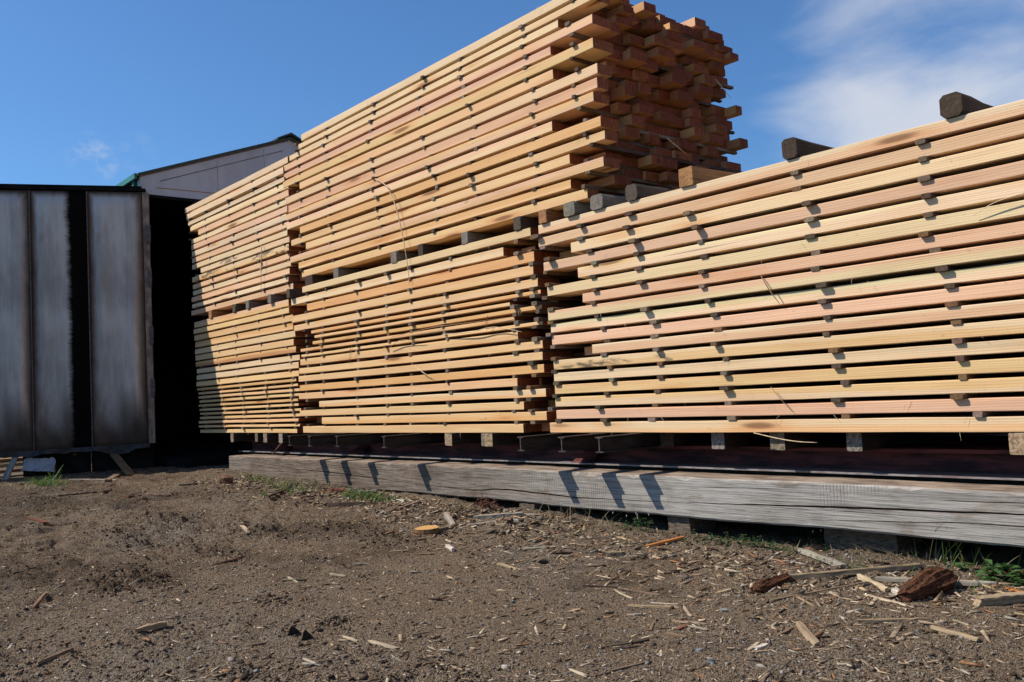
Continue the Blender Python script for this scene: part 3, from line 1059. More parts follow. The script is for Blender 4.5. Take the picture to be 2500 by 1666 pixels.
def r_sticks(g):
    z = R_rows[g][1] - .01
    xs = [px_x(1250 + a / 2.941, z) - .025 for a in R_A[g]] + [px_x(1700 + R_B[g] / 2.941, z) - .03]
    if g in R_C:
        xs.append(px_x(1700 + R_C[g] / 2.941, z) - .03)
    xs += [-1.18 + rnd.uniform(-.04, .04), -.5 + rnd.uniform(-.04, .04)]
    return xs


build_pack('long pack of pink and cream boards at right, resting low with dark bolsters on top', R_rows, R_left, R_right, R_tone, r_sticks, back_left=.30)

# --- middle lower pack
M_rows = [(1.219, 1.152), (1.125, 1.053), (1.034, .956), (.938, .862), (.838, .77), (.749, .715), (.694, .662), (.637, .602), (.577, .543), (.518, .488),
          (.470, .402), (.375, .313), (.294, .231), (.201, .135), (.115, .049), (.026, -.038), (-.061, -.126), (-.14, -.21), (-.229, -.2955)]
M_rpx = [1297, 1226, 1305, 1303, 1312, 1325, 1245, 1336, 1257, 1341, 1263, 1339, 1341, 1351, 1266, 1352, 1281, 1360, 1279]
M_lpx = [740, 709, 750, 713, 717, 760, 768, 761, 734, 734, 732, 732, 731, 734, 732, 778, 734, 786, 741]
M_right = [min(px_x(p, z[0] - .03), -4.86) for p, z in zip(M_rpx, M_rows)]
M_left = [px_x(p, z[0] - .03) for p, z in zip(M_lpx, M_rows)]
M_tone = [PEACH, (CREAM, PEACH, .5, .3), ORANGE, TAN, (PEACH, TAN, .5, 0), ORANGE, TAN, ORANGE, TAN, TAN, TAN, TAN, TAN, ORANGE, TAN, (TAN, CREAM, .4, 0), TAN, (ORANGE, TAN, .4, 0), TAN]


def col_sticks(cols, drift=0.0, jit=.035, nrows=17):
    ph = [rnd.uniform(-.05, .05) for c in cols]

    def f(g):
        res = []
        for k, c in enumerate(cols):
            if rnd.random() < .04:
                continue
            res.append(c + ph[k] * math.sin(g * .45 + k) + drift * (g / nrows - .5) + rnd.uniform(-jit, jit))
        return res
    return f


build_pack('lower middle pack of golden boards with thin courses at mid height', M_rows, M_left, M_right, M_tone,
           col_sticks([-8.52, -8.16, -7.48, -6.98, -6.58, -6.06, -5.18, -4.98], -.12, .03, 19), back_right=.35)

# --- middle upper pack
U_rows = [(2.81, 2.738), (2.719, 2.664), (2.652, 2.592), (2.573, 2.504), (2.486, 2.421), (2.404, 2.328), (2.315, 2.239), (2.221, 2.145), (2.127, 2.05), (2.033, 1.962),
          (1.942, 1.867), (1.848, 1.773), (1.749, 1.682), (1.662, 1.59), (1.568, 1.496), (1.481, 1.413), (1.39, 1.320)]
U_right = [-4.22, -4.17, -4.53, -4.19, -4.62, -4.19, -4.61, -4.17, -4.18, -4.21, -4.64, -4.16, -4.14, -4.48, -4.15, -4.48, -4.33]
U_lpx = [734, 728, 694, 692, 692, 691, 731, 695, 698, 700, 700, 733, 709, 747, 710, 730, 735]
U_left = [px_x(p, z[0] - .03) for p, z in zip(U_lpx, U_rows)]
U_tone = [CREAM, (PEACH, CREAM, .5, 0), (CREAM, PEACH, .5, 0), PINK, PINK, (YELL, TAN, .5, .2), TAN, PEACH, PINK, (PINK, TAN, .5, 0), PEACH, ORANGE, TAN, TAN, (TAN, PINK, .5, .2), (TAN, ORANGE, .4, .3), (TAN, YELL, .5, .15)]
u_cols = col_sticks([-8.55, -7.92, -7.06, -6.20, -5.62, -4.88, -4.37], .10, .05)
build_pack('tall upper middle pack with ragged shaded board ends facing right', U_rows, U_left, U_right, U_tone, u_cols, deep=(.11, .21), back_right=.21, end_spread=.16, inner=(RUSSET, ORANGE, (.40, .19, .085), (.50, .27, .13)))  # inner boards coloured darker and redder to deepen the shade at the pack end

upack = [o for o in bpy.data.objects if o.name.startswith('lumber_pack')][-1]
yy = YF + .42
while yy < YF + PACK_W - .1:
    w = rnd.uniform(.12, .22)
    if rnd.random() < .95:
        back_board(upack, -8.5 + rnd.uniform(0, .2), -4.24 - rnd.uniform(0, .25), yy + .004, min(yy + w, YF + PACK_W) - .004, 2.8285, 2.899, jitc(rnd.choice((PALE, PINK, TAN)), .06))
    yy += w
for xx in (-8.2, -7.2, -6.2, -5.3, -4.42):
    o = sticker(upack, xx, 2.809, 2.8285, None, -.36, .01)

# --- left packs
LU_rows = [(2.65, 2.577), (2.562, 2.486), (2.45, 2.396), (2.385, 2.314), (2.297, 2.224), (2.205, 2.144), (2.129, 2.060), (2.045, 1.974), (1.957, 1.89), (1.872, 1.807),
           (1.794, 1.73), (1.715, 1.642), (1.618, 1.557), (1.535, 1.473), (1.454, 1.388), (1.366, 1.31), (1.287, 1.225)]
LU_l = [452, 456, 461, 464, 483, 467, 468, 469, 469, 470, 490, 469, 470, 470, 470, 470, 466]
LU_left = [px_x(p, z[0] - .03) for p, z in zip(LU_l, LU_rows)]
LU_right = [-8.73, -8.84] + [-8.80 + rnd.uniform(-.03, .06) for i in range(15)]
LU_tone = [PALE, PALE, PALE, CREAM, PINK, PALE, PINK, PALE, PINK, CREAM, (CREAM, CREAM, 3, .5), (YELL, CREAM, .5, .85), PINK, PALE, PINK, PALE, PINK]
build_pack('upper left pack of pale and pink boards beside the kiln doorway', LU_rows, LU_left, LU_right, LU_tone,
           col_sticks([-11.45, -10.95, -10.22, -9.55, -8.93], .25, .04))
LL_rows = [(1.129, 1.051), (1.034, .973), (.956, .883), (.872, .797), (.779, .711), (.698, .627), (.614, .546), (.523, .462), (.445, .378), (.357, .293), (.274, .241),
           (.220, .190), (.171, .137), (.119, .086), (.064, .032), (.013, -.018), (-.041, -.071), (-.093, -.127), (-.144, -.179), (-.2, -.231), (-.253, -.2955)]
LL_r = [703, 708, 716, 713, 721, 716, 722, 729, 728, 730, 724, 726, 731, 731, 728, 728, 733, 732, 730, 733, 723]
LL_right = [min(px_x(p, z[0] - .02), -8.66) for p, z in zip(LL_r, LL_rows)]
LL_l = [473, 474, 475, 475, 476, 477, 478, 479, 480, 480, 482, 483, 484, 485, 486, 487, 487, 487, 487, 487, 487]
LL_left = [px_x(p, z[0] - .02) for p, z in zip(LL_l, LL_rows)]
LL_tone = [(TAN, PINK, .5, 0), YELL, TAN, (TAN, ORANGE, .5, 0), PEACH, YELL, (RUSSET, ORANGE, .5, 0), CREAM, CREAM, YELL, ORANGE] + [TAN, TAN, TAN, ORANGE, TAN, TAN, TAN, TAN, TAN, TAN]
build_pack('lower left pack with many thin courses near its foot, its left end in shade', LL_rows, LL_left, LL_right, LL_tone,
           col_sticks([-11.3, -10.72, -10.15, -9.50, -8.86], .25, .035, 21))

# ---------------------------------------------------------------- bolsters between and on the packs
B_BLACK, B_GREY, B_DARK, B_BROWN = (.058, .044, .034), (.155, .145, .13), (.075, .062, .052), (.30, .155, .075)


def bolster(x, w, z0, h, col, label, p=.005, ln=None, ch=.010, name='bolster', group=None, mat=None):
    v, f = chamfer_bar(ln or PACK_W, w, h, 9, ch, .0035, 'Y', rnd)
    o = mesh_obj(name, v, f, mat or M_STICK)
    o.location = (x, YF - p, z0)
    o.rotation_euler = (0, 0, rnd.uniform(-.02, .02))
    o.color = (*jitc(col, .08), 1)
    return tag(o, label, 'bolster timber', group)


G_TOP = 'bolsters lying on the right pack'
ZTOP = 1.2200
bolster(-1.905, .105, ZTOP, .113, B_BLACK, 'tar-black rounded bolster on the right pack, nearest the right edge', .015, 1.25, .020, group=G_TOP)
bolster(-2.785, .092, ZTOP, .113, B_BLACK, 'charred bolster on the right pack, second from the right edge', .012, 1.45, .016, group=G_TOP)
bolster(-3.515, .108, ZTOP, .115, B_BROWN, 'fresh reddish brown square bolster standing alone on the right pack', .012, None, .006, group=G_TOP)
bolster(-3.965, .100, ZTOP, .105, B_DARK, 'dark grey rounded bolster just left of the fresh brown one', .012, None, .018, group=G_TOP)
bolster(-4.290, .118, ZTOP, .100, B_GREY, 'pale grey bolster under the jutting board ends of the tall pack', .015, None, .018, group=G_TOP)
bolster(-4.545, .112, ZTOP, .098, B_GREY, 'light grey cracked bolster at the left corner of the right pack', .022, None, .012, group=G_TOP)
bolster(-4.815, .080, ZTOP, .098, B_BROWN, 'small brown bolster over the seam of right and middle packs', .020, None, .006)
G_MID = 'bolsters between the middle packs'
for x, w, c, lb, p in ((-5.095, .080, B_DARK, 'split dark bolster at the right end of the middle gap', .020),
                       (-5.755, .082, B_GREY, 'worn grey bolster second from right in the middle gap', .012),
                       (-6.385, .072, B_BLACK, 'black slanted bolster near the centre of the middle gap', .006),
                       (-6.805, .092, B_GREY, 'brownish grey bolster left of the black one in the middle gap', .014),
                       (-7.855, .092, B_GREY, 'narrow grey bolster second from left in the middle gap', .006),
                       (-8.45, .150, B_BLACK, 'wide black bolster at the left end of the middle gap', .004)):
    bolster(x, w, ZTOP, .0985, c, lb, p, None, .008, group=G_MID)
G_LEFT = 'bolsters between the left packs'
for x, w, c, lb, p in ((-10.99, .085, B_BROWN, 'fresh brown bolster leftmost between the left packs', .012),
                       (-10.28, .080, B_DARK, 'dark bolster second from left between the left packs', .008),
                       (-9.89, .085, B_GREY, 'grey bolster in the middle of the gap between left packs', .012),
                       (-9.28, .080, B_GREY, 'mottled grey bolster second from right between the left packs', .030),
                       (-8.80, .070, B_DARK, 'dark bolster at the right end of the left packs', .040)):
    bolster(x, w, 1.1297, .0948, c, lb, p, None, .008, group=G_LEFT)

# ---------------------------------------------------------------- what carries the packs
ZB = -0.2965


def ibeam(x, label, tip=4.05, h=.098, w=.066):
    prof = [(-w / 2, -h), (w / 2, -h), (w / 2, -h + .006), (.0045, -h + .010), (.0045, -.010), (w / 2, -.006), (w / 2, 0), (-w / 2, 0), (-w / 2, -.006), (-.0045, -.010), (-.0045, -h + .010), (-w / 2, -h + .006)]
    n = len(prof)
    L = YF + PACK_W + .05 - tip
    vs = [(a, 0, b) for a, b in prof] + [(a, L, b) for a, b in prof]
    fs = [(0, 1, 2, 3, 10, 11), (3, 4, 9, 10), (4, 5, 6, 7, 8, 9)]
    fs += [tuple(reversed([q + n for q in f])) for f in fs[:3]]
    fs += [((i + 1) % n, i, i + n, (i + 1) % n + n) for i in range(n)]
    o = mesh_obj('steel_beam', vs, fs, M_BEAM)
    o.location = (x, tip, ZB)
    o.rotation_euler = (0, 0, rnd.uniform(-.01, .01))
    return tag(o, label, 'steel beam', 'steel I-beams carrying the packs')


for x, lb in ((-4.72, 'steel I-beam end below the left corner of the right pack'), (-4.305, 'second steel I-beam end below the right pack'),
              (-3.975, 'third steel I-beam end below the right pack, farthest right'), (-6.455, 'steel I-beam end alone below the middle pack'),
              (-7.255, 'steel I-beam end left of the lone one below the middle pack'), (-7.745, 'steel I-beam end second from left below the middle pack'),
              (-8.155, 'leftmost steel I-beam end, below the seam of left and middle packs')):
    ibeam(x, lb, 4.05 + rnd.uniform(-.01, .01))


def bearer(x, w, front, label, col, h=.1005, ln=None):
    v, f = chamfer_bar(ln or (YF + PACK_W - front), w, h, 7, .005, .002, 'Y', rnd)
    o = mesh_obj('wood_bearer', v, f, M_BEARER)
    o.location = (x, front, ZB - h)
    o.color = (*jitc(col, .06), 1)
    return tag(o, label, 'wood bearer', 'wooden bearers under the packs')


BW, BG = (.36, .27, .17), (.24, .19, .14)
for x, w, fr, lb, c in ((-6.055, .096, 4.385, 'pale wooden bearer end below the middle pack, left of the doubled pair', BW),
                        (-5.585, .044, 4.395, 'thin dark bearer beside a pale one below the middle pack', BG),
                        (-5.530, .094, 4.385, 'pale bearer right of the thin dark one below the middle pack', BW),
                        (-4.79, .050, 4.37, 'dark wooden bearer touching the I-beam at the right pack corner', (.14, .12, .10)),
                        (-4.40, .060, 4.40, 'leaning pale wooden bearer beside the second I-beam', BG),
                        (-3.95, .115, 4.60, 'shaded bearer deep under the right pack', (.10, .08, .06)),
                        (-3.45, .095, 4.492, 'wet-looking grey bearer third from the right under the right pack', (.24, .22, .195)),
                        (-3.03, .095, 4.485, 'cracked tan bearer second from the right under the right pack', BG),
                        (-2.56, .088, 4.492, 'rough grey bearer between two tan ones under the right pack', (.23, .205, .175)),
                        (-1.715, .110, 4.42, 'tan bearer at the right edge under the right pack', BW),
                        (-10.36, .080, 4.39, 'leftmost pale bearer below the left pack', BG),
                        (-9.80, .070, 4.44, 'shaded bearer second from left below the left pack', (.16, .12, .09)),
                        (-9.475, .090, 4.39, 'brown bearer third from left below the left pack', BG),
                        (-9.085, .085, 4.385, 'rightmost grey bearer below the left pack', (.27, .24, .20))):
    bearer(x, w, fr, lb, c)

# red primed rail that runs under everything, with a lit lower flange
rail = empty('cart_rail', 'long red primed steel rail running behind the weathered timber', 'rail', (-5, 4.75, -0.60))
x0, x1 = -10.6, 1.2


def rail_part(name, y0, y1, z0, z1, mat, a=x0, b=x1, seg=1):
    vs, fs = [], []
    return put(mesh_obj(name, box_verts(a, b, y0, y1, z0, z1), BOXF, mat), rail)


ZI = ZB - .1015
rail_part('web', 4.765, 4.80, -.521, ZI - .021, M_RED)
rail_part('top_flange', 4.69, 4.88, ZI - .020, ZI, M_RED)
rail_part('bottom_flange', 4.585, 4.95, -.531, -.5215, M_FLANGE)
for a in (-8.02, -4.80, -9.7):
    vs = [(a, 4.60, -.5205), (a + .18, 4.60, -.5205), (a + .17, 4.764, ZI - .03), (a + .01, 4.764, ZI - .03),
          (a, 4.615, -.5205), (a + .18, 4.615, -.5205), (a + .17, 4.7645, ZI - .045), (a + .01, 4.7645, ZI - .045)]
    fs = [(0, 1, 2, 3), (7, 6, 5, 4), (0, 4, 5, 1), (1, 5, 6, 2), (2, 6, 7, 3), (3, 7, 4, 0)]
    put(mesh_obj('gusset_plate', vs, fs, M_RED), rail)
rail2 = empty('cart_rail', 'second steel rail deep in the dark under the packs', 'rail', (-5, 5.8, -0.60))
put(mesh_obj('web', box_verts(x0, x1, 5.75, 5.79, -.523, ZI - .02), BOXF, M_RED), rail2)
put(mesh_obj('bottom_flange', box_verts(x0, x1, 5.62, 5.92, -.545, -.5245), BOXF, M_FLANGE), rail2)
put(mesh_obj('top_flange', box_verts(x0, x1, 5.68, 5.86, ZI - .019, ZI), BOXF, M_RED), rail2)

# rail footing hidden below (keeps the rails from hanging in the air)
for y, lb in ((4.70, 'rough sleeper log under the red rail'), (5.66, 'sleeper log under the rear rail')):
    v, f = chamfer_bar(11.6, .24, .30, 24, .02, .004, 'X', rnd)
    o = mesh_obj('sleeper', v, f, M_STICK)
    o.location = (-10.5, y, -.845 if y > 5 else -.8315)
    o.color = (.05, .04, .034, 1)
    tag(o, lb, 'sleeper')

# unseen timber added on the far side to block low light from behind
v, f = chamfer_bar(11.4, .25, .60, 20, .015, .004, 'X', rnd)
o = mesh_obj('light_block_timber', v, f, M_BLOCK)
o.location = (-10.3, 6.24, -.93)
tag(o, 'unseen timber added along the far side of the track to block light', 'timber')

# --- big weathered timber with shakes (long cracks)
tx0, tx1, ZT, ZTB, TD = -10.26, 1.1, -.5525, -.795, .25


def lerp_list(pts, x):
    if x <= pts[0][0]:
        return pts[0][1]
    for (a, za), (b, zb) in zip(pts, pts[1:]):
        if x <= b:
            return za + (zb - za) * (x - a) / (b - a)
    return pts[-1][1]


CR1 = [(-8.8, -.657), (-7.8, -.668), (-6.3, -.72), (-5.6, -.733), (-5.35, -.711), (-5.15, -.709), (-4.53, -.728), (-3.72, -.714), (-3.22, -.697), (-2.53, -.673), (-1.64, -.650), (1.1, -.62)]
CR2 = [(-3.6, -.611), (-3.48, -.609), (-2.9, -.596), (-2.6, -.60), (-1.92, -.607), (-1.63, -.600), (1.1, -.585)]
CR3 = [(-10, -.765), (-2.9, -.757), (-2.2, -.725), (-1.9, -.706), (-1.6, -.703), (1.1, -.69)]
vs, fs = [], []
nst = 190
for i in range(nst):
    x = tx0 + (tx1 - tx0) * i / (nst - 1)
    wv = .004 * math.sin(x * 1.9) + .003 * math.sin(x * 4.7 + 1)
    c1 = lerp_list(CR1, x) + rnd.uniform(-.0015, .0015)
    c2 = lerp_list(CR2, x) + rnd.uniform(-.001, .001)
    w1 = max(0.0004, .0050 * sstep(-8.9, -8.3, x) * (0.55 + .45 * math.sin(x * 2.3 + .6)) + .001)
    w2 = .0003 + .0018 * float(sstep(-3.55, -3.3, x)) * float(1 - sstep(-2.95, -2.75, x)) + .0020 * float(sstep(-2.05, -1.9, x))
    d1 = .004 + 8 * w1
    d2 = .002 + 8 * w2
    zt = ZT + wv * .5 + rnd.uniform(-.0012, .0012)
    zb = ZTB + wv + rnd.uniform(-.0015, .0015)
    if i in (0, nst - 1):
        d1 = d2 = .003
    yj = rnd.uniform(-.0012, .0012)
    c3 = lerp_list(CR3, x) + rnd.uniform(-.001, .001)
    c3 = min(c3, c1 - .022)
    w3 = .0003 + .0022 * float(sstep(-2.7, -2.4, x))
    d3 = .002 + 8 * w3 if i not in (0, nst - 1) else .003
    bt = .006 + .020 * rnd.random() ** 3
    sec = [(yj + .008, zb), (TD, zb), (TD, zt), (yj + bt, zt), (yj, zt - bt),
           (yj, c2 + w2), (yj + d2, c2), (yj, c2 - w2),
           (yj, c1 + w1), (yj + d1, c1 - .003), (yj, c1 - w1),
           (yj, c3 + w3), (yj + d3, c3), (yj, c3 - w3), (yj, zb + .010)]
    vs += [(x, YT + a, b) for a, b in sec]
ns = 15
for i in range(nst - 1):
    for k in range(ns):
        a, b = i * ns + k, i * ns + (k + 1) % ns
        fs.append((b, a, a + ns, b + ns))
fs.append(tuple(range(ns)))
fs.append(tuple(range(nst * ns - 1, (nst - 1) * ns - 1, -1)))
timber = mesh_obj('weathered_timber', vs, fs, M_TIMBER)
tag(timber, 'massive silver-grey cracked timber lying along the foot of the stacks', 'timber')


def rough_block(name, x0, x1, y0, y1, z0, z1, mat, label, cat, jit=.006, group=None):
    bm = bmesh.new()
    bmesh.ops.create_cube(bm, size=1.0)
    bmesh.ops.subdivide_edges(bm, edges=bm.edges[:], cuts=2, use_grid_fill=True)
    for v in bm.verts:
        v.co = Vector((x0 + (v.co.x + .5) * (x1 - x0), y0 + (v.co.y + .5) * (y1 - y0), z0 + (v.co.z + .5) * (z1 - z0)))
        v.co += Vector((rnd.uniform(-jit, jit), rnd.uniform(-jit, jit), rnd.uniform(-jit, jit) * .3))
    o = bm_obj(name, bm, mat)
    return tag(o, label, cat, group)


G_BLK = 'blocks propping the big timber'
for xa, xb, ya, lb in ((-6.36, -6.02, 4.345, 'weathered block under the grey timber, leftmost of the props'),
                       (-5.10, -4.93, 4.335, 'narrow grey prop block under the timber near the reddish weed'),
                       (-3.72, -3.55, 4.36, 'squared prop block under the timber behind the orange splinter'),
                       (-2.70, -2.30, 4.45, 'wide shadowed prop block under the right part of the timber')):
    rough_block('prop_block', xa, xb, ya, ya + .26, -1.0, ZTB - .006, M_BLOCK, lb, 'block', .005, G_BLK)

# ---------------------------------------------------------------- scraps lying on the ground
S_TAN, S_GREY, S_PALE, S_BROWN, S_DARK = (.27, .21, .14), (.25, .23, .20), (.36, .30, .225), (.16, .115, .08), (.065, .048, .036)
S_ORANGE, S_RED, S_WHITE = (.40, .16, .055), (.15, .065, .04), (.42, .39, .34)


def scrap(px1, py1, px2, py2, wpx, col, label, flat=.45, name='wood_scrap', taper=.75, lift=0.0, lift2=0.0, cat='wood scrap', mat=None, jag=1.0):
    """splintered stick between two spots of the ground, wpx = seen thickness in photo pixels"""
    a, b = gpt(px1, py1), gpt(px2, py2)
    d = b - a
    ln = max(d.length, .015)
    dist = (0.5 * (a + b)).length
    w = max(wpx * dist / FPX, .006)
    h = max(w * flat, .004)
    n = 7 if ln < .25 else 12
    vs, fs = [], []
    if wpx >= 11 and ln > .16:
        jag *= .4
    bend = rnd.uniform(-.02, .02) * ln * jag
    for i in range(n):
        t = i / (n - 1)
        e = min(t, 1 - t)
        k = taper + (1 - taper) * min(1, e * 5)
        k *= 1 + rnd.uniform(-.10, .10) * jag
        yo = bend * math.sin(math.pi * t) + rnd.uniform(-.06, .06) * w * jag
        hh = h * (1 + rnd.uniform(-.15, .1) * jag)
        sec = [(-.5, 0), (-.5 + rnd.uniform(0, .1), hh * .82), (-.40, hh * (1 + rnd.uniform(-.15, .1) * jag)), (.40, hh * (1 + rnd.uniform(-.2, .1) * jag)), (.5 - rnd.uniform(0, .1), hh * .7), (.5, 0)]
        for (q, z) in sec:
            x = t * ln
            if i in (0, n - 1):
                x += rnd.uniform(-1.0, 1.0) * w * jag * .8
            vs.append((x, q * w * k + yo, z))
    for i in range(n - 1):
        for k in range(6):
            p, q = i * 6 + k, i * 6 + (k + 1) % 6
            fs.append((p, q, q + 6, p + 6))
    fs.append(tuple(range(5, -1, -1)))
    fs.append(tuple(range((n - 1) * 6, n * 6)))
    o = mesh_obj(name, vs, fs, mat or M_SCRAP)
    za = a.z - .003 + lift
    zb = b.z - .003 + lift2
    # rest on the bumps between the ends
    mids = [float(z_ground(a.x + d.x * t, a.y + d.y * t)) - (za + (zb - za) * t) for t in (.2, .35, .5, .65, .8)]
    up = max(0, max(mids) - h * .35)
    o.location = (a.x, a.y, za + up)
    o.rotation_euler = (rnd.uniform(-.12, .12), -math.asin(max(-.9, min(.9, (zb - za) / ln))), math.atan2(d.y, d.x))
    o.color = (*jitc(col, .08), 1)
    return tag(o, label, cat)


